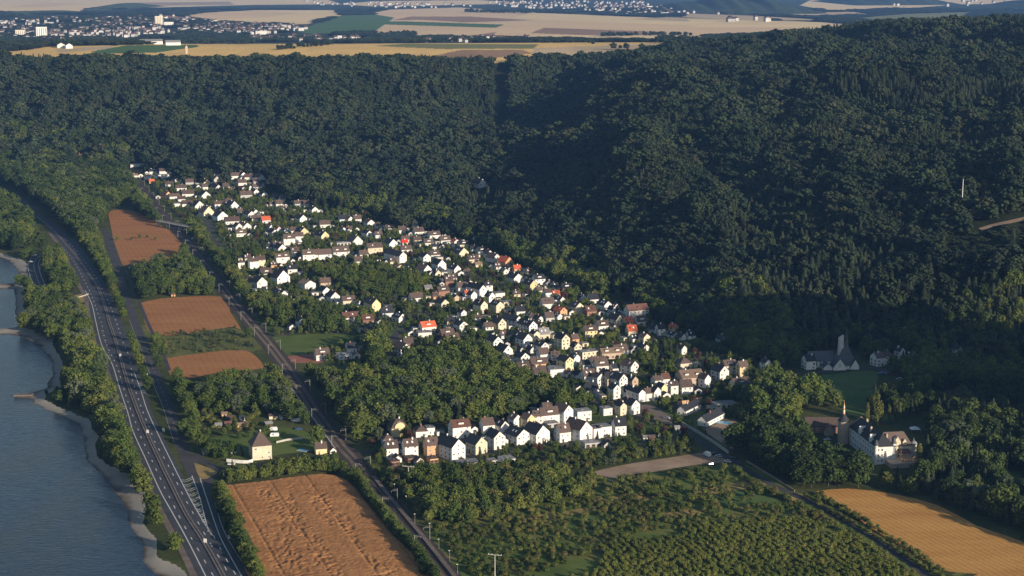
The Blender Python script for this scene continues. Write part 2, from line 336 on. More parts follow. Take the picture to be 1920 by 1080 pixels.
for poly, c in FARF:
    k = beyond & inpoly(PXv, PYv, poly); cover[k, :3] = np.array(c)*(.9+.2*fbm(Xf[k]/300, Yf[k]/90, 21, 3)[:, None])
isfield = np.zeros(len(Xf), bool)
for poly, c in FARF: isfield |= beyond & inpoly(PXv, PYv, poly)
idx = np.arange(nU*nD).reshape(nU, nD)
quads = np.stack([idx[:-1, :-1], idx[1:, :-1], idx[1:, 1:], idx[:-1, 1:]], -1).reshape(-1, 4)
def np_mesh(name, V, Q, mats, smooth=False):
    me = bpy.data.meshes.new(name); k = Q.shape[1]
    me.vertices.add(len(V)); me.vertices.foreach_set('co', V.astype(np.float32).ravel())
    me.loops.add(Q.size); me.loops.foreach_set('vertex_index', Q.astype(np.int32).ravel())
    me.polygons.add(len(Q)); me.polygons.foreach_set('loop_start', np.arange(0, Q.size, k, dtype=np.int32)); me.polygons.foreach_set('loop_total', np.full(len(Q), k, dtype=np.int32))
    for m in mats: me.materials.append(MATS[m])
    me.update(calc_edges=True)
    if smooth: me.polygons.foreach_set('use_smooth', np.ones(len(Q), bool))
    return me
def ground_mat():
    m, t, b = new_mat('ground', .95, .04)
    at = t.nodes.new('ShaderNodeAttribute'); at.attribute_name = 'cover'
    g = t.nodes.new('ShaderNodeNewGeometry'); sx = t.nodes.new('ShaderNodeSeparateXYZ'); t.links.new(g.outputs['Position'], sx.inputs[0])
    n = t.nodes.new('ShaderNodeTexNoise'); n.inputs['Scale'].default_value = .3; n.inputs['Detail'].default_value = 6
    t.links.new(g.outputs['Position'], n.inputs['Vector'])
    mr = t.nodes.new('ShaderNodeMapRange'); mr.inputs[1].default_value = .3; mr.inputs[2].default_value = .7; mr.inputs[3].default_value = .75; mr.inputs[4].default_value = 1.25
    t.links.new(n.outputs[0], mr.inputs[0])
    h = t.nodes.new('ShaderNodeHueSaturation'); t.links.new(at.outputs['Color'], h.inputs['Color']); t.links.new(mr.outputs[0], h.inputs['Value'])
    # gravel of the river bank, below the level of the meadow
    r = t.nodes.new('ShaderNodeValToRGB'); e = r.color_ramp.elements
    e[0].position = 0; e[0].color = (.04,.034,.028,1); e[1].position = 1; e[1].color = (.36,.33,.28,1)
    q = e.new(.30); q.color = (.085,.065,.048,1); q = e.new(.48); q.color = (.26,.24,.21,1)
    mz = t.nodes.new('ShaderNodeMapRange'); mz.inputs[1].default_value = -2.0; mz.inputs[2].default_value = .2
    n2 = t.nodes.new('ShaderNodeTexNoise'); n2.inputs['Scale'].default_value = .08; n2.inputs['Detail'].default_value = 7; t.links.new(g.outputs['Position'], n2.inputs['Vector'])
    ad = t.nodes.new('ShaderNodeMath'); ad.operation = 'MULTIPLY_ADD'; ad.inputs[1].default_value = .9; t.links.new(n2.outputs[0], ad.inputs[0])
    sb = t.nodes.new('ShaderNodeMath'); sb.operation = 'SUBTRACT'; sb.inputs[1].default_value = .45; t.links.new(sx.outputs['Z'], sb.inputs[0]); t.links.new(sb.outputs[0], ad.inputs[2])
    t.links.new(ad.outputs[0], mz.inputs[0]); t.links.new(mz.outputs[0], r.inputs[0])
    lt = t.nodes.new('ShaderNodeMath'); lt.operation = 'LESS_THAN'; lt.inputs[1].default_value = -.06; t.links.new(sx.outputs['Z'], lt.inputs[0])
    mx = t.nodes.new('ShaderNodeMix'); mx.data_type = 'RGBA'; t.links.new(lt.outputs[0], mx.inputs[0]); t.links.new(h.outputs[0], mx.inputs[6]); t.links.new(r.outputs[0], mx.inputs[7])
    t.links.new(mx.outputs[2], b.inputs['Base Color'])
ground_mat()
me = np_mesh('ground', np.stack([Xf, Yf, Zf], 1), quads, ['ground'], True)
a = me.color_attributes.new('cover', 'FLOAT_COLOR', 'POINT'); a.data.foreach_set('color', cover.ravel())
ground = mobj('ground', me); tag(ground, 'valley floor, wooded hillsides and far plain of golden fields', 'ground', kind='structure')
# ------------------------------------------------------------------ river
def water_mat():
    m, t, b = new_mat('river_water', .12, .5)
    b.inputs['IOR'].default_value = 1.33
    g = t.nodes.new('ShaderNodeNewGeometry')
    n = t.nodes.new('ShaderNodeTexNoise'); n.inputs['Scale'].default_value = .012; n.inputs['Detail'].default_value = 4
    mp = t.nodes.new('ShaderNodeMapping'); mp.inputs['Rotation'].default_value = (0, 0, R(-20)); mp.inputs['Scale'].default_value = (1.6, .5, 1)
    t.links.new(g.outputs['Position'], mp.inputs[0]); t.links.new(mp.outputs[0], n.inputs['Vector'])
    r = t.nodes.new('ShaderNodeValToRGB'); e = r.color_ramp.elements
    e[0].position = .4; e[0].color = (.010,.026,.058,1); e[1].position = .62; e[1].color = (.024,.034,.046,1)
    t.links.new(n.outputs[0], r.inputs[0]); t.links.new(r.outputs[0], b.inputs['Base Color'])
    n2 = t.nodes.new('ShaderNodeTexNoise'); n2.inputs['Scale'].default_value = .45; n2.inputs['Detail'].default_value = 5; n2.inputs['Distortion'].default_value = .6
    mp2 = t.nodes.new('ShaderNodeMapping'); mp2.inputs['Rotation'].default_value = (0, 0, R(25)); mp2.inputs['Scale'].default_value = (.45, 1.3, 1)
    t.links.new(g.outputs['Position'], mp2.inputs[0]); t.links.new(mp2.outputs[0], n2.inputs['Vector'])
    bp = t.nodes.new('ShaderNodeBump'); bp.inputs['Distance'].default_value = .42; bp.inputs['Strength'].default_value = 1
    t.links.new(n2.outputs[0], bp.inputs['Height']); t.links.new(bp.outputs[0], b.inputs['Normal'])
    r2 = t.nodes.new('ShaderNodeMapRange'); r2.inputs[3].default_value = .10; r2.inputs[4].default_value = .30; t.links.new(n.outputs[0], r2.inputs[0]); t.links.new(r2.outputs[0], b.inputs['Roughness'])
water_mat()
wm = mesh('river', [(-1750,440,-1.3),(-60,440,-1.3),(-120,1000,-1.3),(-260,1900,-1.3),(-1700,1900,-1.3)], [(0,1,2,3,4)], 'river_water')
tag(mobj('river', wm), 'broad blue grey river along the gravel bank', 'river', kind='structure')
# ------------------------------------------------------------------ sheets, strips and markings laid on the flat valley floor
def smooth(pts, step=4.0):
    pts = [Vector(p) for p in pts]; q = [pts[0]*2-pts[1]]+pts+[pts[-1]*2-pts[-2]]; out = []
    for i in range(1, len(q)-2):
        a, b, c, d = q[i-1:i+3]; n = max(2, int((c-b).length/step))
        for k in range(n):
            t = k/n; out.append(.5*((2*b)+(c-a)*t+(2*a-5*b+4*c-d)*t*t+(-a+3*b-3*c+d)*t**3))
    out.append(pts[-1]); return out
def strip(mb, line, w, z, mi=0, off=0.0, drape=False):
    L = line; n = len(L); vs = []
    for i in range(n):
        t = (L[min(i+1, n-1)]-L[max(i-1, 0)]).normalized(); nrm = Vector((t.y, -t.x)); c = L[i]+nrm*off
        for s in (-.5, .5):
            p = c+nrm*w*s; zz = z+(float(Zat(p.x, p.y)) if drape else 0); vs.append((p.x, p.y, zz))
    mb.add(vs, [(2*i, 2*i+1, 2*i+3, 2*i+2) for i in range(n-1)], mi)
def dashes(mb, line, on, gap, w, z, mi=0, off=0):
    acc = 0; seg = []; per = on+gap; s = 0.0; cur = []
    for i in range(len(line)-1):
        a, b = line[i], line[i+1]; L = (b-a).length; k = max(1, int(L)); 
        for j in range(k):
            p = a.lerp(b, j/k); ph = (s+L*j/k) % per
            if ph < on: cur.append(p)
            elif cur:
                if len(cur) > 1: strip(mb, cur, w, z, mi, off)
                cur = []
        s += L
def sheet(name, px, z, mat, label, cat, kind='structure', group=None):
    pts = smooth([Vector(p) for p in PL(px)]+[Vector(P(*px[0]))], 12)[:-1]
    me = mesh(name, [(p.x, p.y, z) for p in pts], [tuple(range(len(pts)))], mat)
    import bmesh
    bm = bmesh.new(); bm.from_mesh(me); bmesh.ops.triangulate(bm, faces=bm.faces[:])
    if sum(f.normal.z for f in bm.faces) < 0: bmesh.ops.reverse_faces(bm, faces=bm.faces[:])
    bm.to_mesh(me); bm.free()
    o = mobj(name, me); tag(o, label, cat, group, kind); return o
def V2(px): return [Vector(p) for p in PL(px)]
# motorway
HWL = [(374,1085),(350,1035),(317,975),(287,917),(265,865),(241,810),(225,755),(207,700),(185,650),(172,600),(165,560),(150,530),(128,485),(115,460),(96,437),(74,410),(30,378),(-30,350)]
HWR = [(-30,340),(40,372),(80,405),(98,418),(122,437),(152,465),(181,505),(201,540),(221,585),(238,627),(248,665),(261,697),(273,735),(285,772),(308,822),(330,867),(345,897),(370,945),(405,1004),(440,1060),(450,1085)]
sheet('motorway', HWL+HWR, .10, 'asphalt', 'dark dual carriageway sweeping along the river wood', 'road')
OLD = [(82,405),(120,418),(175,425),(197,435),(205,465),(220,507),(230,535),(242,567),(252,600),(257,615),(272,650),(285,685),(300,725),(315,760),(328,800),(338,830),(350,855),(366,885),(384,920),(404,965),(430,1022),(466,1090)]
mb = MB()
strip(mb, smooth(V2(OLD[2:])), 7.2, .06); strip(mb, smooth(V2(OLD[16:])), 10, .075, off=0)
tag(mb.build('side_road', ['asphalt_old']), 'grey old country road beside the motorway hedge', 'road', kind='structure')
mb = MB(); strip(mb, smooth(V2([(205,436),(210,450),(226,495),(250,542),(280,612),(300,650),(317,695)])), 3, .05)
tag(mb.build('cycle_path', ['asphalt_old']), 'narrow grey farm track beside the brown fields', 'path', kind='structure')
mb = MB()
for l, wd in (([(92,475),(80,477),(68,484),(62,497),(66,515),(74,535),(84,556)], 11), ([(84,556),(100,560),(128,553),(155,545),(172,540)], 4.5), ([(84,558),(105,566),(130,567),(158,573),(174,592),(186,610)], 5)):
    strip(mb, smooth(V2(l)), wd, .055+.01*len(mb.f)/40)
tag(mb.build('slip_road', ['asphalt_old']), 'curved loop slip road between the trees', 'road', kind='structure')
mb = MB()
strip(mb, smooth(V2([(384,912),(392,893),(406,884),(440,880),(505,869),(560,862),(600,858),(630,853),(660,850),(700,846),(740,840),(800,833),(850,826),(900,818),(960,814),(1030,812),(1090,803),(1150,790),(1200,778),(1222,768)])), 6.5, .05)
strip(mb, smooth(V2([(366,850),(378,862),(410,880),(430,881)])), 5, .063)
tag(mb.build('station_road', ['asphalt_old']), 'grey street over the level crossing into the village', 'road', kind='structure')
mb = MB()
strip(mb, smooth(V2([(1180,752),(1222,768),(1262,792),(1320,832),(1370,862),(1440,905),(1540,952),(1640,1010),(1745,1085)])), 5.0, .07)
tag(mb.build('farm_lane', ['asphalt_old']), 'narrow lane past the wheat field towards the castle park', 'road', kind='structure')
mb = MB()
for l, wd in (([(1180,752),(1120,745),(1075,725),(1050,712),(1042,690),(1000,655),(975,630),(945,600),(925,575),(900,545),(880,525),(872,500),(850,480),(800,470),(745,480),(700,490),(640,497),(560,505),(470,515),(440,505)], 6),
              ([(740,690),(735,660),(740,632),(755,620),(800,612),(860,612)], 6), ([(1198,580),(1150,590),(1110,578),(1060,575),(1010,560),(960,520),(930,497),(895,472),(860,455)], 5.5),
              ([(1198,580),(1220,610),(1230,640)], 5), ([(440,505),(412,470),(396,440),(388,415),(360,395),(330,375),(300,350),(262,334)], 6), ([(330,375),(400,365),(470,370),(540,395),(600,410),(700,440),(800,465)], 5), ([(440,420),(500,445),(560,470),(640,470),(720,478)], 5),
              ([(1460,704),(1540,697),(1620,690),(1660,694),(1700,712)], 6), ([(1400,730),(1440,712),(1462,704)], 6), ([(1170,680),(1150,660),(1160,640),(1190,650)], 5), ([(560,575),(520,550),(470,522)], 5)):
    strip(mb, smooth(V2(l)), wd, .045+.004*(len(mb.v) % 7))
tag(mb.build('village_street', ['asphalt_old']), 'grey village streets winding between the houses', 'road', kind='structure')
# markings
mb = MB()
S = lambda p: smooth(V2(p), 3)
LEFTLINE=[(388,1085),(350,1010),(325,965),(300,920),(275,865),(250,810),(240,775),(225,730),(210,682),(192,650),(184,622),(179,600),(172,570),(160,545)]
MED=[(424,1090),(417,1077),(385,1020),(350,965),(322,910),(300,865),(277,815),(260,775),(240,720),(227,675),(217,640),(205,605),(200,585),(185,542),(167,515),(142,480),(112,445),(92,425),(50,393)]
strip(mb, S(LEFTLINE), .55, .125)
dashes(mb, S([(400,1080),(371,1030),(346,987),(316,929),(299,894),(275,842),(262,815),(257,800),(242,760),(230,722),(220,689),(204,655),(196,632),(190,605),(184,589),(172,555),(160,530),(147,505),(135,485),(115,462)]), 6, 12, .5, .125)
dashes(mb, S([(425,1070),(415,1052),(387,1007),(364,966),(342,926),(315,872),(291,830),(282,807),(266,767),(249,715),(244,675),(230,640),(222,615),(205,570),(185,530),(160,492),(130,455)]), 6, 12, .5, .125)
dashes(mb, S([(209,682),(203,660),(196,638),(190,618)]), 3, 6, .5, .125)
strip(mb, S([(251,697),(265,735),(277,772),(300,822),(322,867),(337,897),(362,945),(397,1004)]), .5, .125)
strip(mb, S([(360,892),(375,935),(388,985),(398,1004)]), .5, .125)
strip(mb, S([(375,897),(390,942),(410,1000),(430,1040),(455,1084)]), .5, .125)
strip(mb, S([(402,940),(422,1000),(470,1080)]), .3, .125)
dashes(mb, S([(400,1004),(422,1045),(446,1084)]), 6, 12, .5, .125)
LA = S([(337,897),(362,945),(397,1004)]); LB = S([(360,892),(375,935),(388,985),(398,1004)])
for k in range(1, 22):
    t = k/23; a = LA[int(t*(len(LA)-1))]; b = LB[int(t*(len(LB)-1))]; m = (a+b)/2+Vector((0, -3.2)); 
    if (a-b).length > 1.2:
        for p, q in ((a, m), (m, b)): strip(mb, [p, q], .55, .13)
for k in range(6): 
    p = Vector(P(259+k*1.8, 718+k*3.5)); strip(mb, [p, p+Vector((4.5, -5))], .5, .125)
SL = S([(92,475),(80,477),(68,484),(62,497),(66,515),(74,535),(84,556)]); strip(mb, SL, .4, .11, off=-4.9); strip(mb, SL, .4, .11, off=4.9); strip(mb, SL, .3, .11, off=-.6)
dashes(mb, S(OLD[10:16]), 4, 8, .18, .09); strip(mb, [o+Vector((-3.8, 0)) for o in S(OLD[8:16])], .15, .09)
tag(mb.build('road_marking', ['marking']), 'white lane lines, dashes and chevrons on the motorway', 'marking', kind='structure')
# shoulders, lawns, fields
mb = MB(); strip(mb, smooth([Vector(p) for p in PL(HWL[:-3])], 5), 3.4, .115, off=-1.9)
tag(mb.build('shoulder', ['paving']), 'pale brown hard shoulder along the river side carriageway', 'shoulder', kind='structure')
F1=[(203,402),(212,394),(250,395),(288,415),(345,448),(352,462),(335,484),(300,497),(236,499),(218,468),(209,430)]
F2=[(262,569),(300,560),(415,556),(432,585),(452,618),(436,613),(370,622),(287,628)]
F3=[(307,672),(380,662),(460,657),(494,690),(440,694),(400,700),(330,711)]
F4=[(418,912),(500,903),(600,890),(652,902),(690,945),(730,995),(800,1095),(492,1095),(455,1010)]
F5=[(1530,921),(1590,916),(1680,927),(1760,948),(1830,985),(1935,1030),(1780,1072)]
FB=[(1800,1092),(1870,1062),(1960,1040),(1990,1075),(1960,1110)]
sheet('field', F1, .035, 'crop_brown', 'brown stubble field farthest along the railway, crossed by a hedge', 'field', group='brown fields beside the railway')
sheet('field', F2, .035, 'crop_brown', 'broad brown field in the middle of the row beside the railway', 'field', group='brown fields beside the railway')
sheet('field', F3, .035, 'crop_brown', 'small brown field next to the garden wood', 'field', group='brown fields beside the railway')
sheet('field', F5, .035, 'crop_gold', 'golden stubble field below the castle park', 'field')
sheet('field', FB, .037, 'crop_gold', 'corner of a golden field beyond the grass track', 'field')
sheet('scrub_meadow', [(285,629),(330,622),(440,615),(492,655),(440,658),(380,662),(305,670)], .03, 'verge', 'rough green strip between two brown fields', 'meadow')
sheet('sports_field', [(503,634),(560,628),(640,626),(690,636),(640,650),(575,664),(535,664)], .036, 'meadow', 'green playing field beside the railway', 'lawn')
sheet('clay_court', [(538,668),(592,664),(606,676),(596,681),(548,680)], .042, 'clay', 'red clay court beside the gym', 'court')
sheet('gravel_lot', [(1070,897),(1130,880),(1190,868),(1270,856),(1330,848),(1378,858),(1368,866),(1300,872),(1230,884),(1150,896),(1085,902)], .040, 'gravel_lot', 'bare pale gravel lot beyond the last houses', 'ground')
sheet('meadow', [(1452,706),(1560,702),(1620,694),(1648,702),(1630,728),(1560,738),(1500,738),(1460,722)], .036, 'park_lawn', 'green meadow below the church', 'meadow')
sheet('meadow', [(1560,740),(1640,730),(1730,735),(1740,760),(1650,790),(1590,775)], .034, 'park_lawn', 'shaded lawn behind the castle', 'meadow')
sheet('meadow', [(1120,520),(1200,518),(1260,545),(1240,556),(1170,548),(1115,535)], .038, 'park_lawn', 'shaded pasture at the foot of the hill', 'meadow')
sheet('meadow', [(1860,890),(1940,885),(1940,950),(1890,945)], .034, 'park_lawn', 'grass clearing at the edge of the castle park', 'meadow')
sheet('meadow', [(440,468),(520,462),(560,470),(500,478),(450,480)], .036, 'meadow', 'grassy allotment behind the first terraced houses', 'meadow')
sheet('grass_bank', [(500,855),(560,848),(600,840),(590,815),(520,800),(430,815),(370,830),(400,860)], .030, 'meadow', 'green camping meadow behind the cream villa', 'meadow')
sheet('traffic_island', [(364,868),(376,872),(408,884),(398,892),(376,899)], .10, 'dry_verge', 'dry grass triangle at the road junction', 'verge')
sheet('traffic_island', [(126,557),(160,550),(170,560),(165,567),(130,565)], .072, 'dry_verge', 'dry grass patch between the two slip roads', 'verge')
sheet('village_square', [(1200,762),(1222,757),(1262,790),(1250,796),(1205,778)], .095, 'paving', 'paved square at the end of the high street', 'square')
sheet('ploughed_plot', [(1318,806),(1345,795),(1380,790),(1392,822),(1372,842)], .036, 'gravel_lot', 'small brown plot behind the long lane wall', 'field')
sheet('orchard_grass', [(960,905),(1100,900),(1300,880),(1400,872),(1520,942),(1740,1085),(1500,1095),(850,1095),(790,1010)], .026, 'scrub_soil', 'rough green and ochre grass between the orchard rows', 'meadow')
for i_, l in enumerate(([(1030,966),(1080,955),(1140,946),(1150,952),(1090,962),(1040,972)],[(1120,936),(1180,926),(1240,930),(1200,940),(1140,944)],[(1290,925),(1360,908),(1420,900),(1440,908),(1380,920),(1310,932)],[(975,972),(1020,962),(1055,968),(1010,980)],[(1240,962),(1300,955),(1320,962),(1260,970)],[(1460,930),(1500,925),(1520,935),(1480,940)])):
    sheet('dry_grass_patch', l, .032+.001*i_, 'dry_verge', 'ochre strip of dry grass in the rough orchard meadow', 'meadow')
for i_, l in enumerate(([(1330,925),(1420,905),(1480,930),(1400,950),(1330,945)],[(1060,985),(1110,965),(1160,968),(1120,990)],[(960,890),(1040,880),(1070,892),(1000,902)])):
    sheet('bright_grass_patch', l, .030+.0013*i_, 'park_lawn', 'bright green strip in the rough orchard meadow', 'meadow')
mb = MB()
for l, wd in (([(190,440),(202,470),(214,505),(236,560),(262,632),(278,672),(290,712),(300,745)], 3.2),([(210,440),(222,480),(240,520),(262,570)], 3.5),([(268,610),(284,645),(298,680)],6),([(1545,945),(1640,1000),(1760,1078)],3),([(1790,1080),(1860,1052),(1940,1030)],4)):
    strip(mb, smooth(V2(l)), wd, .028)
tag(mb.build('verge', ['verge']), 'bright grass verges along the old road and lane', 'verge', kind='structure')
# tall wheat with lodged swirls: a real displaced surface
W4 = smooth([Vector(p) for p in PL(F4)]+[Vector(P(*F4[0]))], 12)[:-1]; w4 = [(p.x, p.y) for p in W4]
x0, x1 = min(p[0] for p in w4), max(p[0] for p in w4); y0, y1 = min(p[1] for p in w4), max(p[1] for p in w4); st = .65
gx = np.arange(x0, x1, st); gy = np.arange(y0, y1, st); GX, GY = np.meshgrid(gx, gy, indexing='ij')
ax = math.atan2(*(Vector(P(800,1085))-Vector(P(655,905))))      # the field lies along the railway
ca, sa = math.cos(ax), math.sin(ax); ra = GX*ca-GY*sa; rb = GX*sa+GY*ca
lod = np.clip((fbm(ra/7+3, rb/60, 31, 2)-.38)*5, 0, 1)*np.clip((fbm(ra/1.5+fbm(ra/6, rb/6, 5, 2)*3, rb/2.4, 37, 3)-.46)*6, 0, 1)
tl = np.abs(((ra+2) % 21)-10.5) < .6
ins = inpoly(GX, GY, w4); ed = segdist(GX, GY, w4, True)
edge_calm = np.clip((ed-6)/14, 0, 1)
HZ = 1.0+.5*(fbm(GX/1.1, GY/1.1, 41, 2)-.5)-lod*edge_calm*(.42+.2*vnoise(GX/1.6, GY/1.6, 4))-tl*.3
HZ = np.where(ins, np.minimum(HZ, .05+ed*.9), -.3)
ii = np.arange(GX.size).reshape(GX.shape); Q = np.stack([ii[:-1,:-1], ii[1:,:-1], ii[1:,1:], ii[:-1,1:]], -1).reshape(-1, 4)
Q = Q[ins.ravel()[Q].any(1)]
me = np_mesh('wheat', np.stack([GX.ravel(), GY.ravel(), HZ.ravel()], 1), Q, ['crop_wheat'], True)
tag(mobj('wheat_field', me), 'ripe orange wheat field with flattened swirls beside the railway', 'field', kind='stuff')
# ------------------------------------------------------------------ railway
RL = [(248,330),(275,365),(300,398),(330,432),(352,455),(385,498),(410,530),(440,570),(470,606),(500,641),(535,687),(565,732),(600,785),(640,838),(665,865),(700,912),(750,972),(800,1032),(850,1095)]
rl = smooth(V2(RL), 4)
mb = MB(); strip(mb, rl, 13.5, .08); tag(mb.build('railway_bed', ['ballast']), 'brown ballast bed of the railway running past the village', 'railway', kind='structure')
mb = MB()
for o in (-2.9, -1.45, 1.3, 2.75): strip(mb, rl, .22, .26, off=o)
tag(mb.build('rail', ['rail']), 'steel rails of the double track line', 'rails', kind='structure')
mb = MB()
for a, b in zip(rl[:-1], rl[1:]):
    if a.y > 1500: continue
    t = (b-a).normalized(); n = Vector((t.y, -t.x))
    for k in range(3):
        c = a+(b-a)*(k/3)
        for o in (-2.17, 2.03): 
            q = c+n*o; mb.box(q.x-1.25, q.x+1.25, q.y-.14, q.y+.14, .1, .2, rot=math.atan2(n.y, n.x), org=(q.x, q.y))
tag(mb.build('sleeper', ['paving']), 'concrete sleepers under the rails', 'sleepers', kind='structure')
pl = smooth(V2([(700,895),(750,957),(800,1017),(862,1095)]), 4)
mb = MB()
for (o, z0, wd) in ((0, .9, 2.2),): strip(mb, pl, wd, z0, off=o)
for s in (-1.1, 1.1):
    vs = []
    for p in pl: vs += [(p.x+s, p.y, 0), (p.x+s, p.y, .895)]
    mb.add(vs, [(2*i, 2*i+1, 2*i+3, 2*i+2) for i in range(len(pl)-1)])
plat = mb.build('station_platform', ['paving']); tag(plat, 'long pale concrete station platform beside the tracks', 'platform')
pl2 = smooth(V2([(545,728),(590,790),(628,842)]), 4); mb = MB(); strip(mb, pl2, .5, .7); strip(mb, pl2, .3, .35, off=-.6)
tag(mb.build('trackside_wall', ['concrete']), 'low pale wall on the field side of the tracks', 'wall')
# median barrier
mb = MB(); md = smooth([Vector(p) for p in PL(MED)], 5)
strip(mb, md, 2.2, .118, mi=1)
for o in (-.8, .8):
    strip(mb, md, .12, .78, off=o)
    vs = []
    for i, p in enumerate(md):
        t = (md[min(i+1, len(md)-1)]-md[max(i-1, 0)]).normalized(); q = p+Vector((t.y, -t.x))*o; vs += [(q.x, q.y, .4), (q.x, q.y, .78)]
    mb.add(vs, [(2*i, 2*i+1, 2*i+3, 2*i+2) for i in range(len(md)-1)])
    for p in md[::1]: mb.box(p.x+o-.06, p.x+o+.06, p.y-.06, p.y+.06, .1, .76)
tag(mb.build('crash_barrier', ['steel', 'paving']), 'steel crash barriers on the median of the dual carriageway', 'barrier')
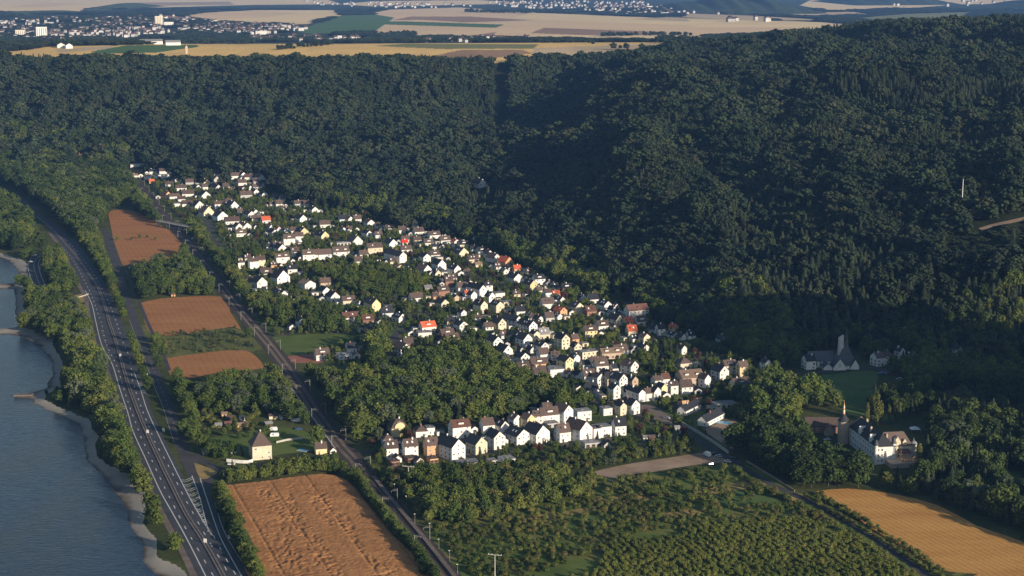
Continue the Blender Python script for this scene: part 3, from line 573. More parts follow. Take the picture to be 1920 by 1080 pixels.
# ------------------------------------------------------------------ houses
# x y (foot of the front wall in the photograph) type width wall roof [eaves h] [length] [yaw]
HT = """
258 313 F 22 w g;254 333 E 8 w t;288 327 E 13 w d;313 328 E 24 w b 6;286 336 F 26 w g;315 333 F 30 w g;345 329 F 30 w g;285 344 E 8 o r;318 351 E 13 w b;333 346 G 12 w b;340 358 E 18 w b;356 347 E 13 g b
372 357 G 8 w d;389 348 G 10 y d;385 356 E 9 w b;408 342 G 10 g b;424 339 G 9 w b 6;410 357 G 8 g d;425 356 E 10 w b;432 361 E 6 w b;445 335 E 19 w b;467 338 E 15 w b;457 334 G 8 w d;491 338 G 9 w b
455 348 E 14 w b;447 346 G 8 w b;495 350 G 5 w d;316 372 G 9 o b;328 374 E 16 w b;341 379 E 12 w b;334 388 F 13 w g;353 369 E 20 w b;387 372 G 13 w d;352 388 E 17 w b;375 392 G 14 w d;412 391 E 15 w b 6;440 394 G 14 w d
451 401 E 9 c b;392 408 G 14 c b 7;418 414 G 15 w d 6 14;436 421 E 24 w b;449 432 G 11 w b;464 431 G 11 w b;453 444 E 17 w b;472 408 G 10 w d;482 416 E 17 c b;500 419 E 14 g r;430 384 E 11 w b;462 371 E 20 g b;481 365 G 8 w b
497 370 G 9 w d;483 356 E 14 g b;470 357 G 6 w b;480 346 E 9 g b;385 328 E 10 w b;406 331 E 9 w b;374 326 E 8 w b;480 401 G 6 w d;509 431 G 8 l b;524 435 G 9 l r;537 437 G 8 l d;552 439 E 11 w b;516 442 G 9 w d;571 441 G 13 y d
543 460 E 20 w b 8;562 454 E 14 w b 7;523 467 E 17 l b;530 472 G 13 w d 4;505 467 E 9 w d;610 451 G 12 y d 6 14;569 416 G 11 w d;610 427 E 18 w b;591 399 G 10 w d;511 387 E 9 w b;524 388 E 11 w b;531 394 E 7 w b;539 398 E 7 w d
532 379 E 10 w b;516 373 E 9 w b;562 388 E 16 g b;577 388 E 12 g b;644 417 E 13 l d;658 417 G 8 w b;671 417 E 13 w b;645 435 G 8 l b;656 434 E 10 w b;645 460 F 24 g g 3;671 459 G 17 w b 4;607 487 E 28 w b 6;641 482 E 28 w b 6
580 489 E 22 w b 7;554 482 E 14 w b 6;531 494 E 22 w b 7;477 504 E 14 w b 8;491 501 E 13 c b 8;465 489 E 10 c b;453 505 H 11 w b 7;514 502 E 10 o b;501 520 E 18 l b;549 517 E 16 w d 7;535 514 E 11 w b;532 531 G 19 w d 6;492 540 G 16 w d 6
470 534 H 20 b b 4;673 497 E 13 w b;696 424 G 12 w b;709 428 E 9 w b;734 434 E 17 w b;755 438 E 13 w b;780 431 E 7 w b 6;787 441 E 17 w b;816 448 E 20 w b;693 444 G 9 w d;711 447 E 13 w b;763 456 E 15 c b;784 457 E 13 c b
805 462 E 16 w b;836 457 E 18 w b;738 466 G 14 w d 6;704 476 E 26 c b 7;763 475 E 19 w b;760 461 E 10 w q 4;756 493 G 12 w d 8 26;683 484 E 15 w b;738 495 E 12 c b;717 501 G 10 w d;751 506 G 11 y t;768 512 G 10 y d;801 492 G 13 w d 6
817 486 E 17 w b 5;824 490 F 14 c g;871 465 E 17 c d;857 458 G 10 w r;870 481 G 17 c d;889 493 E 19 c b;898 501 E 13 c t;802 513 G 13 w b;829 508 G 15 w d 7;822 518 G 11 c d;858 515 G 12 w d 6;905 478 E 16 w d;919 484 G 11 w b 5
889 471 E 11 w d;905 449 E 7 w t;850 529 E 13 w b;817 467 E 11 w d;932 492 G 14 w b 5;955 498 G 15 o r 4;935 505 E 8 w b;949 514 G 10 w d;971 509 E 13 o r;972 530 G 17 w d 5;878 516 E 11 w b;882 536 G 11 w d;906 557 G 13 w d 8 20
918 546 E 12 w d 6;868 550 E 17 w b 6;843 536 E 15 b b 5;833 555 E 20 b b 5;804 546 E 13 c g;783 566 E 22 w b 4;879 557 E 12 w r;889 564 G 11 w d 6;923 567 G 12 w d 6;938 558 F 18 w g;970 557 E 12 c b;938 586 G 15 c d 7;953 575 F 17 c g
908 588 G 13 c d 8;896 602 E 9 w b;835 576 G 14 c d 4;857 564 G 12 t d;818 561 E 10 o b;870 598 G 8 w d 6;706 584 G 15 y b 7 16;728 595 E 20 w d;755 604 G 13 w d;805 621 E 26 w r 4;797 633 F 25 w g;870 622 G 16 w d 6;846 608 E 14 y d
918 619 E 15 w b;942 618 G 15 c d 6;973 613 G 15 w d 6 17;841 635 E 24 b b 4;977 592 E 17 w d;582 542 G 17 w t 5;611 541 E 18 t b 6;613 554 G 14 w d;629 566 G 15 w d 5;655 573 E 22 c b 5;676 579 E 12 w d;661 605 E 30 w x 5;691 608 E 20 b x 4
702 626 H 24 o d 5;568 617 G 13 w d 7;480 549 F 11 w g;499 550 E 12 w d;523 552 G 9 w d;533 563 G 11 w d 6;551 572 G 11 c d;995 516 E 12 c b;1013 534 E 20 w d 6;1001 544 G 14 y d 6;1029 560 E 12 w b 6;1013 550 E 10 w b;1044 557 E 13 w r
1055 568 G 11 w d;1042 542 E 12 w d;1064 548 E 18 b d;1029 579 E 24 w b 5;1075 504 E 17 w d;1112 514 F 26 w g 4;1094 563 G 13 w d;1115 569 E 18 w d;1140 580 G 15 w d;1152 586 G 10 w d;1087 587 G 16 c d 6;1057 593 G 14 o o 5;1110 592 E 19 b x
1001 602 E 12 w b;1014 604 G 11 w d;1032 604 E 16 g b;1050 599 G 9 w d;1129 607 G 12 w d;1162 611 G 15 c d 6;1168 593 G 10 w d;1198 600 E 40 w x 9;1205 613 E 20 w b 5;1182 613 E 16 g r 4;1187 631 E 18 c r 5;1226 623 E 15 b d;1241 629 E 14 w d 6
1213 643 G 14 c b 5;1212 658 G 12 w d;1192 641 E 11 w d;1166 666 E 26 w b 4;1132 619 E 20 w b 4;1109 633 E 24 y b 6;1283 665 G 12 w d 5;1268 620 G 8 o r;1267 634 G 7 w d;1282 638 G 7 w d;1298 636 E 15 w d;1357 643 G 13 l d;1287 693 H 24 c b 5
1190 700 G 17 w b 6;934 653 G 17 w d 6;953 671 G 18 w d 6;934 665 E 11 b d;946 635 E 12 w b;975 639 G 14 w d 6;990 651 G 17 w d 7;1000 623 G 16 w d 6 16;1016 617 G 12 c b;1021 628 E 9 w r;1007 641 G 12 c d 7;1022 637 E 19 c g 5;1000 662 G 9 w d
1022 664 G 15 w d 7;1022 675 E 18 w b 5;1043 676 E 17 w b 4;1003 679 F 13 w g;985 683 G 17 w d 6;984 699 E 22 o b 4;1013 691 E 32 o b 4;1014 714 E 24 w b 6 9;1045 707 F 27 w g 6;1068 695 G 16 y d 8;1082 687 G 13 w d 7;1100 697 E 14 w d 6
1061 655 G 16 c d 9;1080 653 E 13 o b 8;1084 668 G 15 c d 8;1108 673 F 34 c g 6;1149 673 E 42 t t 5;1089 709 G 13 w d;1124 689 E 28 c b 4;1130 702 E 24 w b 7;1127 724 G 15 w b 7;1107 719 E 24 w b 6;1113 737 E 20 c d 4;1125 745 E 12 l d
1157 748 G 15 w d 8;1150 726 E 24 t d 7;1169 730 G 17 w d 8 18;1191 727 G 13 t d 6;1178 746 E 17 w d 5;1141 706 G 10 w d;1155 697 E 12 w d;1204 754 G 14 w d 7 18;1218 752 E 13 w b 6;1233 751 G 15 w d 7;1246 743 G 11 y d 7;1265 740 E 15 w b 7
1289 740 E 22 w b 6;1234 725 E 13 w b 5;1250 722 E 14 w x 5;1300 725 E 44 t t 7 14;1327 727 G 14 w b 7;1371 702 E 24 c b 7;1358 713 G 20 w d 7;1395 706 E 18 y b 8;1393 735 E 34 c b 6;1169 779 G 13 c d 7;1192 777 G 18 w d 7;1140 779 F 18 w g 5
1278 779 G 15 w d 4 22 -32;1317 799 G 16 w d 4 26 -32;903 851 G 22 c d 7;917 813 E 22 w b 6;937 842 G 22 w d 8;947 811 G 15 w d 5;971 804 G 16 w b 7;982 833 G 27 w d 6;996 806 G 15 y b 8;1010 801 E 19 w b 8;1033 796 E 34 w b 7;1028 777 E 18 g b 5
1066 794 G 19 w b 9;1096 790 F 28 w g 7;1018 831 G 27 w d 7;1060 829 E 22 w b 7;1099 829 G 26 w b 9 15;1120 823 F 12 w g 7;1133 820 F 30 w g 7;1164 817 E 22 w d 7;1113 839 F 34 g g 3;880 877 F 38 c g 3;955 870 F 24 w g 3;1036 802 F 24 g g 3
750 819 M 30 y b 6;728 838 H 18 w b 5;791 820 H 22 w b 4;808 816 F 12 w g 5;736 860 E 22 w b 7;772 859 E 25 w b 8;812 857 E 22 o b 8;860 863 G 25 w d 9 17;866 822 E 34 w x 8;741 874 F 15 b b 3;814 869 F 15 o b 3;773 868 F 15 b b 3
492 862 V 33 c b 9;603 852 E 20 y b 4;606 676 E 24 w b 5;648 674 F 24 w g 4;660 661 E 18 w d 4;693 644 H 17 w d 4;762 667 G 19 w b 6;767 657 E 17 b b 6;851 659 G 16 w d 5;850 648 E 24 b b 6;1460 644 F 14 w g 5;1440 694 G 11 w d 6
1521 693 E 20 w d 7;1652 687 E 19 w b 7;1668 682 H 22 w b 6;1692 674 G 10 w d 7;1706 685 E 13 y d 6;1719 681 G 11 w d 5;1770 671 G 14 w d;1800 669 G 12 w d 6;905 352 G 13 w d 6;164 299 E 22 w r;1362 765 F 42 w g 3;150 298 E 8 w b;269 503 F 24 g g 2
"""
WN = dict(w='white', c='cream', y='yellow', o='salmon', b='brown brick', g='grey', l='pale blue', t='tan')
RN = dict(b='brown', d='slate', r='red', t='tan', g='grey', x='russet', q='bright red', o='orange')
LAND = [('railway footbridge',327,427),('level crossing',650,852),('cream camping villa',492,845),('red clay court',575,672),('spired church',1590,680),('turreted castle',1640,840),
 ('river groyne',45,741),('bright red roof',760,456),('farthest white terrace',315,331),('orange-roofed pair',1184,620),('long tan hall',1149,665),('big tan barn',1300,715),('pale gravel lot',1230,875),
 ('vaulted yellow villa',750,812),('green playing field',575,645),('loop slip road',68,515),('russet apartment block',1198,590),('farthest brown field',280,450),('smallest brown field',400,680),('orange wheat field',600,980),
 ('golden stubble field',1700,980),('church meadow',1560,715),('tall white terrace',748,480),('far yellow gable',610,445),('forest mast',1802,390),('blue garden pool',1356,792),('far forest farm',164,296),
 ('double slate bungalow',1297,785),('station platform',780,990),('T-shaped power pole',766,890),('lone forest house',905,350),('paved village square',1225,775),('dry grass triangle',385,885)]
ORD = ['nearest','second nearest','third nearest','fourth nearest','fifth nearest','sixth nearest','seventh nearest','eighth nearest','ninth nearest','tenth nearest','eleventh nearest','twelfth nearest','thirteenth nearest','fourteenth nearest','fifteenth nearest','sixteenth nearest','seventeenth nearest','eighteenth nearest','nineteenth nearest','twentieth nearest']
TENS = ['','','twenty','thirty','forty','fifty','sixty','seventy','eighty','ninety']; ONES = ['th','first','second','third','fourth','fifth','sixth','seventh','eighth','ninth']
def ordn(k):
    if k < 20: return ORD[k]
    n = k+1
    return (TENS[n//10]+('-'+ONES[n % 10] if n % 10 else 'th').replace('yth','ieth'))+' nearest'
def rank_labels(items, fmt):
    """items: (obj, px, py, phrase). A label is phrase + its rank by distance to the landmark where it ranks best."""
    from collections import defaultdict
    cl = defaultdict(list)
    for it in items: cl[it[3]].append(it)
    for ph, L in cl.items():
        ranks = {}
        for ln, lx, ly in LAND:
            for k, it in enumerate(sorted(L, key=lambda q: math.hypot(q[1]-lx, (q[2]-ly)*1.6))): ranks.setdefault(id(it), []).append((k, math.hypot(it[1]-lx, it[2]-ly), ln))
        for it in L:
            k, d, ln = min(ranks[id(it)], key=lambda r: (r[0] + r[1]/60.0))
            it[0]['label'] = fmt.format(ph=ph, o=ordn(k), l=ln) if len(L) > 1 else ph+' by the '+min(LAND, key=lambda q: math.hypot(it[1]-q[1], it[2]-q[2]))[0]
# shared window and door meshes
wb = MB(); wb.box(-.62,.62,-.07,.0,-.68,.68,0); wb.box(-.5,-.04,-.09,-.065,-.56,.56,1); wb.box(.04,.5,-.09,-.065,-.56,.56,1)
WIN = mesh('window', wb.v, wb.f, ['white_paint','glazing'], wb.m)
wb = MB(); wb.box(-.62,.62,-.05,.0,-.68,.68,0)
WIND = mesh('window_plain', wb.v, wb.f, ['glazing'], wb.m)
wb = MB(); wb.box(-.55,.55,-.06,.0,0,2.1,0); wb.box(-.3,.3,-.08,-.055,1.1,1.8,1)
DOOR = mesh('door', wb.v, wb.f, ['timber','glazing'], wb.m)
wb = MB(); wb.box(-.35,.35,-.35,.35,-.4,1.5,0); wb.box(-.42,.42,-.42,.42,1.5,1.62,1)
CHIM = mesh('chimney', wb.v, wb.f, ['brick_stack','concrete'], wb.m)
wb = MB(); wb.box(-.35,.35,-.35,.35,-.4,1.4,0); wb.box(-.42,.42,-.42,.42,1.4,1.52,0)
CHIW = mesh('chimney_white', wb.v, wb.f, ['render_w'], wb.m)
def slope_pt(p0, p1, t): return tuple(a+(b-a)*t for a, b in zip(p0, p1))
def roof_prism(mb, w, l, h, rise, ridge, ov=.45, th=.24):
    """gable roof; ridge 'y' = ridge runs back from the front wall, 'x' = ridge along the front"""
    if ridge == 'y': A, B = w/2, l/2
    else: A, B = l/2, w/2
    sl = rise/A; Ao = A+ov; Bo = B+ov*.7; ze = h-ov*sl
    pts = []
    for s in (-1, 1):
        q = [(s*Ao, -Bo, ze), (s*Ao, Bo, ze), (0, Bo, h+rise), (0, -Bo, h+rise)]
        q2 = [(x, y, z+th) for x, y, z in q]
        vs = q+q2
        if ridge == 'x': vs = [(y, x, z) for x, y, z in vs]
        mb.add(vs, [(0,1,2,3),(7,6,5,4),(0,4,5,1),(1,5,6,2),(2,6,7,3),(3,7,4,0)])
def house(x, y, T, wpx, wc, rcol, h=None, L=None, yaw=None, mod=None):
    zb = 0
    X, Y = P(x, y); z0 = float(Zat(X, Y))
    if z0 > .8: X, Y, z0 = Dhit(x, y)
    sca = scale_at(X, Y); az = math.degrees(math.atan2(X, Y))
    if yaw is None: yaw = rng.uniform(29, 42) if T == 'G' else rng.uniform(14, 25)
    if T in 'HVM': yaw = rng.uniform(12, 20)
    if T == 'F' and yaw > 25: yaw = 20
    th = R(yaw); wd = wpx/sca/max(.55, math.cos(th-R(az)))
    wd = max(wd, 5.0)
    big = wd > 7
    if h is None: h = 4.3 if big else 3.0
    h = h*.92; l = L or (dict(G=12.5 if wd > 9 else 10.5, E=8.5, H=10, F=8, V=12, M=11)[T] if big else 6.5)
    if T == 'E' and wd > 14 and not L: l = 9.5
    nx, ny = math.sin(th), -math.cos(th)
    cx, cy = X-nx*l/2, Y-ny*l/2
    names = dict(G='gable_house', E='house', H='hip_roof_house', F='flat_roof_building', V='villa', M='villa')
    nm = names[T]
    if T == 'F' and h < 3.2: nm = 'garage_row'
    r = empty(nm, (cx, cy, z0), th)
    M = ('render_'+wc) if rcol != 'o' or wc != 'o' else 'render_o'
    TM = 'tiles_'+('r' if rcol == 'o' else rcol)
    W2, L2 = wd/2, l/2
    mw = MB(); mr_ = MB()
    ridge = 'y' if T == 'G' else 'x'
    if T in 'GE':
        span = wd if T == 'G' else l; pitch = rng.uniform(36, 45) if rcol != 't' else 30; rise = span/2*math.tan(R(pitch))
        if wd > 20 and T == 'E': rise = span/2*math.tan(R(36))
        if T == 'G': vs = [(-W2,-L2,-1),(W2,-L2,-1),(W2,L2,-1),(-W2,L2,-1),(-W2,-L2,h),(W2,-L2,h),(W2,L2,h),(-W2,L2,h),(0,-L2,h+rise),(0,L2,h+rise)]; fs = [(0,1,5,8,4),(1,2,6,5),(2,3,7,9,6),(3,0,4,7),(3,2,1,0)]
        else: vs = [(-W2,-L2,-1),(W2,-L2,-1),(W2,L2,-1),(-W2,L2,-1),(-W2,-L2,h),(W2,-L2,h),(W2,L2,h),(-W2,L2,h),(-W2,0,h+rise),(W2,0,h+rise)]; fs = [(0,1,5,4),(1,2,6,9,5),(2,3,7,6),(3,0,4,8,7),(3,2,1,0)]
        mw.add(vs, fs); roof_prism(mr_, wd, l, h, rise, ridge)
        top = h+rise
    elif T == 'F':
        mw.box(-W2, W2, -L2, L2, -1, h); mr_.box(-W2-.25, W2+.25, -L2-.25, L2+.25, h, h+.3); mr_.box(-W2*.3, W2*.1, -L2*.3, L2*.2, h+.3, h+.6); top = h+.3
    else:
        mw.box(-W2, W2, -L2, L2, -1, h); ov = .5
        rise = min(W2, L2)*math.tan(R(54 if T == 'V' else (48 if T == 'M' else 38))); rg = abs(W2-L2)
        a, b = W2+ov, L2+ov
        if T == 'M':   # mansard with a flat deck
            i = 2.2; zt = h+3.0
            vs = [(-a,-b,h),(a,-b,h),(a,b,h),(-a,b,h),(-a+i,-b+i,zt),(a-i,-b+i,zt),(a-i,b-i,zt),(-a+i,b-i,zt),(-a+i+2.5,0,zt+1.6),(a-i-2.5,0,zt+1.6)]
            mr_.add(vs, [(0,1,5,4),(1,2,6,5),(2,3,7,6),(3,0,4,7),(4,5,9,8),(5,6,9),(6,7,8,9),(7,4,8),(3,2,1,0)]); top = zt+1.6
            n = 14; ar = [(-3.2,0)]+[(-3.2,2.6)]+[(3.2*math.cos(math.pi-math.pi*k/n), 2.6+2.9*math.sin(math.pi*k/n)) for k in range(1, n)]+[(3.2,2.6),(3.2,0)]
            vs = [(p, -L2-.6, h-2.0+q) for p, q in ar]+[(p, -L2+3, h-2.0+q) for p, q in ar]; m = len(ar)
            mg = MB(); mg.add(vs, [tuple(range(m))]+[(k+1, k, k+m, k+1+m) for k in range(m-1)]); mg.box(-3.2, 3.2, -L2-.6, -L2+.5, -1, h-2.0)
            mg.build('rounded_gable', [M], r)
        else:
            if W2 >= L2: e0, e1 = (-rg,0,h+rise), (rg,0,h+rise)
            else: e0, e1 = (0,-rg,h+rise), (0,rg,h+rise)
            vs = [(-a,-b,h),(a,-b,h),(a,b,h),(-a,b,h),e0,e1]
            if W2 >= L2: fs = [(0,1,5,4),(1,2,5),(2,3,4,5),(3,0,4)]
            else: fs = [(0,1,4),(1,2,5,4),(2,3,5),(3,0,4,5)]
            mr_.add(vs, fs+[(3,2,1,0)]); top = h+rise
    wall = mw.build('wall', [M], r); roof = mr_.build('roof', [TM], r)
    if T != 'F':
        me_ = CHIM if rng.random() < .5 else CHIW
        c = mobj('chimney', me_, roof)
        c.location = (rng.uniform(-.8,.8), rng.uniform(-L2*.5, L2*.5), top-.5) if T == 'G' else (rng.uniform(-W2*.5, W2*.5), rng.uniform(-.8,.8), top-.5)
        if T in 'VH': c.location = (0.4, .6, top-1.2)
    # windows on the front and on the side that shows
    lvl = [z for z in (1.5, 4.1, 6.7) if z+.9 < h+.3] or [min(1.6, h-1)]
    if nm != 'garage_row' and sca > 1.55:
        n = max(1, int(wd/3.1)) if sca > 2.3 else max(1, min(3, int(wd/4)))
        if sca <= 2.3: lvl = lvl[-1:]
        wm_ = WIN if sca > 2.9 else WIND
        for z in lvl:
            for k in range(n):
                if rng.random() < .34: continue
                o = mobj('window', wm_, r); o.location = ((k+.5-n/2)*wd/n+rng.uniform(-.25,.25), -L2-.003, z); o.scale = (rng.choice((.8, .8, 1.1, .65)), 1, rng.choice((.85, .8, .9)))
        if sca > 2.3:
            ns = max(1, int(l/4)); side = -1 if (yaw > az) else 1
            for z in lvl:
                for k in range(ns):
                    o = mobj('window', wm_, r); o.location = (side*(W2+.003), (k+.5-ns/2)*l/ns, z); o.rotation_euler = (0, 0, R(90)*side)
            if T == 'G' and wd > 7: o = mobj('window', wm_, r); o.location = (0, -L2-.003, h+.6); o.scale = (.9, 1, .8)
            if wd > 7:
                o = mobj('door', DOOR, r); o.location = (rng.choice((-1, 1))*wd*.18, -L2-.006, 0) if rng.random() < .4 else (side*(W2+.006), l*.1, 0)
                if abs(o.location.x) > W2: o.rotation_euler = (0, 0, R(90)*side)
    elif nm == 'garage_row':
        n = max(2, int(wd/3)); 
        for k in range(n): 
            o = mobj('garage_door', DOOR, r); o.location = ((k+.5-n/2)*wd/n, -L2-.004, .02); o.scale = (2.1, 1, .95)
    # dormers and balconies where the houses are large enough to show them
    feat = ''
    if T == 'E' and wd > 8.5 and sca > 1.7 and rng.random() < .6:
        nd = 2 if wd > 13 else 1; sl = (top-h)/(l/2)
        for k in range(nd):
            xd = (k+.5-nd/2)*wd/nd; dw = 1.3 if nd > 1 else 1.7; yb = -l/2*.72; zb_ = h+(l/2+yb)*sl-.15; hh = 1.5
            d = MB(); d.box(xd-dw, xd+dw, yb, yb+hh/sl+.4, zb_, zb_+hh); dm = d.build('dormer', ['render_w'], roof)
            d = MB(); d.box(xd-dw-.2, xd+dw+.2, yb-.3, yb+hh/sl+.7, zb_+hh+.003, zb_+hh+.2); d.build('dormer_roof', [TM], dm)
    elif T == 'G' and wd > 7.5 and sca > 2.6 and h > 5 and rng.random() < .45:
        d = MB(); d.box(-W2*.1, W2*.92, -L2-1.4, -L2-.004, 2.5, 2.7); d.box(-W2*.1, W2*.92, -L2-1.4, -L2-1.3, 2.7, 3.5); d.build('balcony', ['render_w'], r)
    elif sca > 1.7 and T in 'GE' and rng.random() < .5:
        sl = (top-h)/((wd if T == 'G' else l)/2); d = MB(); n = rng.choice((1, 2, 2))
        for k in range(n):
            if T == 'E': 
                u = (k+.3-n/2)*3; v = -l/4; z = h+(l/2+v)*sl+.27
                d.add([(u-.5, v-.6, z-.6*sl+.02), (u+.5, v-.6, z-.6*sl+.02), (u+.5, v+.6, z+.6*sl+.02), (u-.5, v+.6, z+.6*sl+.02)], [(0,1,2,3)])
            else:
                u = (k+.3-n/2)*3; v = -wd/4; z = h+(wd/2+v)*sl+.27
                d.add([(v-.6, u-.5, z-.6*sl+.02), (v+.6, u-.5, z+.6*sl+.02), (v+.6, u+.5, z+.6*sl+.02), (v-.6, u+.5, z-.6*sl+.02)], [(0,1,2,3)])
        for q in range(n):
            dd_ = MB(); dd_.add(d.v[q*4:q*4+4], [(0,1,2,3)]); dd_.build('skylight', ['glazing' if rng.random() < .5 else 'white_paint'], roof)
    kind = dict(gable_house='gable-end house, {r} roof', house='eaves-front house, {r} roof', hip_roof_house='hipped house, {r} roof', flat_roof_building='flat-roofed block', villa='steep-roofed villa', garage_row='low garage row')[nm].format(r=RN[rcol])
    size = 'long ' if wd > 15 else ('small ' if wd < 6.8 else ('tall ' if h > 6.8 else ''))
    cat = {'gable_house':'house','house':'house','hip_roof_house':'house','flat_roof_building':'building','villa':'villa','garage_row':'garage'}[nm]
    r['category'] = cat; r['group'] = dict(gable_house='gable fronted village houses', house='village houses seen from the eaves side', hip_roof_house='hipped roof village houses', flat_roof_building='flat roofed village buildings', villa='village villas', garage_row='low garages in the village')[nm]
    return r, x, y, f'{size}{WN[wc]} {kind}', cx, cy, z0, max(wd, l)
HOUSES = []; taken = []
for rec in HT.replace('\n', ';').split(';'):
    p = rec.split()
    if not p: continue
    a = [float(p[0]), float(p[1]), p[2], float(p[3]), p[4], p[5]]+[float(v) for v in p[6:]]
    X, Y = P(a[0], a[1])
    HOUSES.append(house(*a))
rank_labels([(h[0], h[1], h[2], h[3]) for h in HOUSES], '{ph}, {o} to the {l}')
HX = np.array([h[4] for h in HOUSES]); HY = np.array([h[5] for h in HOUSES]); HR = np.array([h[7]/2 for h in HOUSES])
# ------------------------------------------------------------------ castle
def prism_roof(mb, x0, x1, y0, y1, h, rise, ridge='x', hip=0.0, ov=.5, mi=0):
    x0 -= ov; x1 += ov; y0 -= ov; y1 += ov; cx, cy = (x0+x1)/2, (y0+y1)/2
    if ridge == 'x': e0, e1 = (x0+hip*(y1-y0)/2, cy, h+rise), (x1-hip*(y1-y0)/2, cy, h+rise); f = [(0,1,5,4),(1,2,5),(2,3,4,5),(3,0,4)]
    else: e0, e1 = (cx, y0+hip*(x1-x0)/2, h+rise), (cx, y1-hip*(x1-x0)/2, h+rise); f = [(0,1,4),(1,2,5,4),(2,3,5),(3,0,4,5)]
    mb.add([(x0,y0,h),(x1,y0,h),(x1,y1,h),(x0,y1,h),e0,e1], f+[(3,2,1,0)], mi)
def gable_block(r, x0, x1, y0, y1, h, rise, wm, rm, ridge='y', hip=0.0, names=('wall','roof')):
    mb = MB(); mb.box(x0, x1, y0, y1, -1, h)
    if hip == 0:
        cx, cy = (x0+x1)/2, (y0+y1)/2
        if ridge == 'y': vs = [(x0,y0,h),(x1,y0,h),(cx,y0,h+rise-.05),(x0,y1,h),(x1,y1,h),(cx,y1,h+rise-.05)]
        else: vs = [(x0,y0,h),(x0,y1,h),(x0,cy,h+rise-.05),(x1,y0,h),(x1,y1,h),(x1,cy,h+rise-.05)]
        mb.add(vs, [(0,1,2),(5,4,3)])
    w_ = mb.build(names[0], [wm], r)
    mb = MB()
    if hip: prism_roof(mb, x0, x1, y0, y1, h, rise, ridge, hip)
    else:
        cx, cy = (x0+x1)/2, (y0+y1)/2; o = .45; t = .25
        if ridge == 'y':
            sl = rise/((x1-x0)/2)
            for s, xe in ((-1, x0), (1, x1)):
                q = [(xe+s*o, y0-.4, h-o*sl+.02), (xe+s*o, y1+.4, h-o*sl+.02), (cx, y1+.4, h+rise+.02), (cx, y0-.4, h+rise+.02)]
                mb.add(q+[(a, b, c+t) for a, b, c in q], [(0,1,2,3),(7,6,5,4),(0,4,5,1),(1,5,6,2),(2,6,7,3),(3,7,4,0)])
        else:
            sl = rise/((y1-y0)/2)
            for s, ye in ((-1, y0), (1, y1)):
                q = [(x0-.4, ye+s*o, h-o*sl+.02), (x1+.4, ye+s*o, h-o*sl+.02), (x1+.4, cy, h+rise+.02), (x0-.4, cy, h+rise+.02)]
                mb.add(q+[(a, b, c+t) for a, b, c in q], [(0,1,2,3),(7,6,5,4),(0,4,5,1),(1,5,6,2),(2,6,7,3),(3,7,4,0)])
    rf = mb.build(names[1], [rm], r); return w_, rf
def wins(r, x0, x1, y, zs, n, face='front', sc_=(1,1,1.1), me_=None):
    for z in zs:
        for k in range(n):
            t = x0+(x1-x0)*(k+.5)/n; o = mobj('window', me_ or WIN, r); o.scale = sc_
            if face == 'front': o.location = (t, y-.006, z)
            elif face == 'left': o.location = (y-.006, t, z); o.rotation_euler = (0, 0, -R(90))
A = Vector(P(1641, 871)); B = Vector(P(1592, 832)); dv = (B-A); LN = dv.length; yaw = math.atan2(-dv.x, dv.y)
r = empty('castle', (A.x, A.y, 0), yaw)
tag(r, 'white castle with slate roofs, round towers and lit front among park trees', 'castle')
W = 'render_w'
gable_block(r, 0, 11, 0, LN, 10.5, 7, W, 'tiles_d', 'y', .8)
wins(r, 2, LN-1, 0, (2.2, 5.4, 8.6), 10, 'left'); wins(r, .5, 5, 0, (2.2, 5.4, 8.6), 2)
for yy in (LN*.22, LN*.62):
    d = MB(); d.box(-.15, 3.5, yy-1.6, yy+1.6, 10.5, 13.2); d.add([(-.15,yy-1.6,13.2),(-.15,yy+1.6,13.2),(-.15,yy,15.6),(4.5,yy,15.6)], [(0,2,1),(0,3,2),(2,3,1)]); d.build('dormer', [W], r)
gable_block(r, 4.5, 24, 5.2, 15, 8.8, 7.5, 'render_c', 'tiles_b', 'x', .75, ('east_wall','east_roof'))
wins(r, 6, 23, 5.2, (3.0, 6.6), 6)
d = MB(); d.box(13, 17, 5.0, 9, 8.8, 11.6); d.add([(13,5,11.6),(17,5,11.6),(15,5,14.6),(15,9.5,14.6)], [(0,1,2),(0,2,3),(1,3,2)]); d.build('stepped_gable', ['render_c'], r)
gable_block(r, 3, 12, LN-4, LN+7, 10, 6.5, W, 'tiles_t', 'x', .8, ('back_wall','back_roof'))
def tower(r, x, y, rad, h, roofh, wm, rm, nm, dome=False, n=16):
    d = MB(); d.cyl(x, y, -1, h, rad, rad, n); t = d.build(nm, [wm], r)
    d = MB()
    if dome:
        d.cyl(x, y, h, h+.3, rad+.35, rad+.35, n)
        for k in range(5): a0, a1 = k/5*math.pi/2, (k+1)/5*math.pi/2; d.cyl(x, y, h+.3+math.sin(a0)*roofh*.6, h+.3+math.sin(a1)*roofh*.6, rad*math.cos(a0)+.15, rad*math.cos(a1)+.15, n, cap=False)
        d.cyl(x, y, h+.3+roofh*.6, h+roofh+.8, .35, .05, 8)
    else: d.cyl(x, y, h, h+roofh, rad+.35, .5, n)
    d.build(nm+'_roof', [rm], t); return t
tower(r, -3.2, LN+2, 3.4, 14, 4.5, 'render_t', 'tiles_d', 'round_tower')
d = MB()
for k, z in enumerate(np.arange(18, 24.5, 1.3)): d.cyl(-3.2, LN+2, z, z+1.3, .75-.1*k, .68-.1*k, 8, mi=k % 2)
d.cyl(-3.2, LN+2, 24.5, 27, .2, .03, 6); d.build('lantern_spire', ['render_o', 'render_w'], r)
tower(r, 25.5, 6.5, 1.9, 9.2, 3.2, 'render_c', 'garden_green' if False else 'tiles_g', 'corner_turret', True)
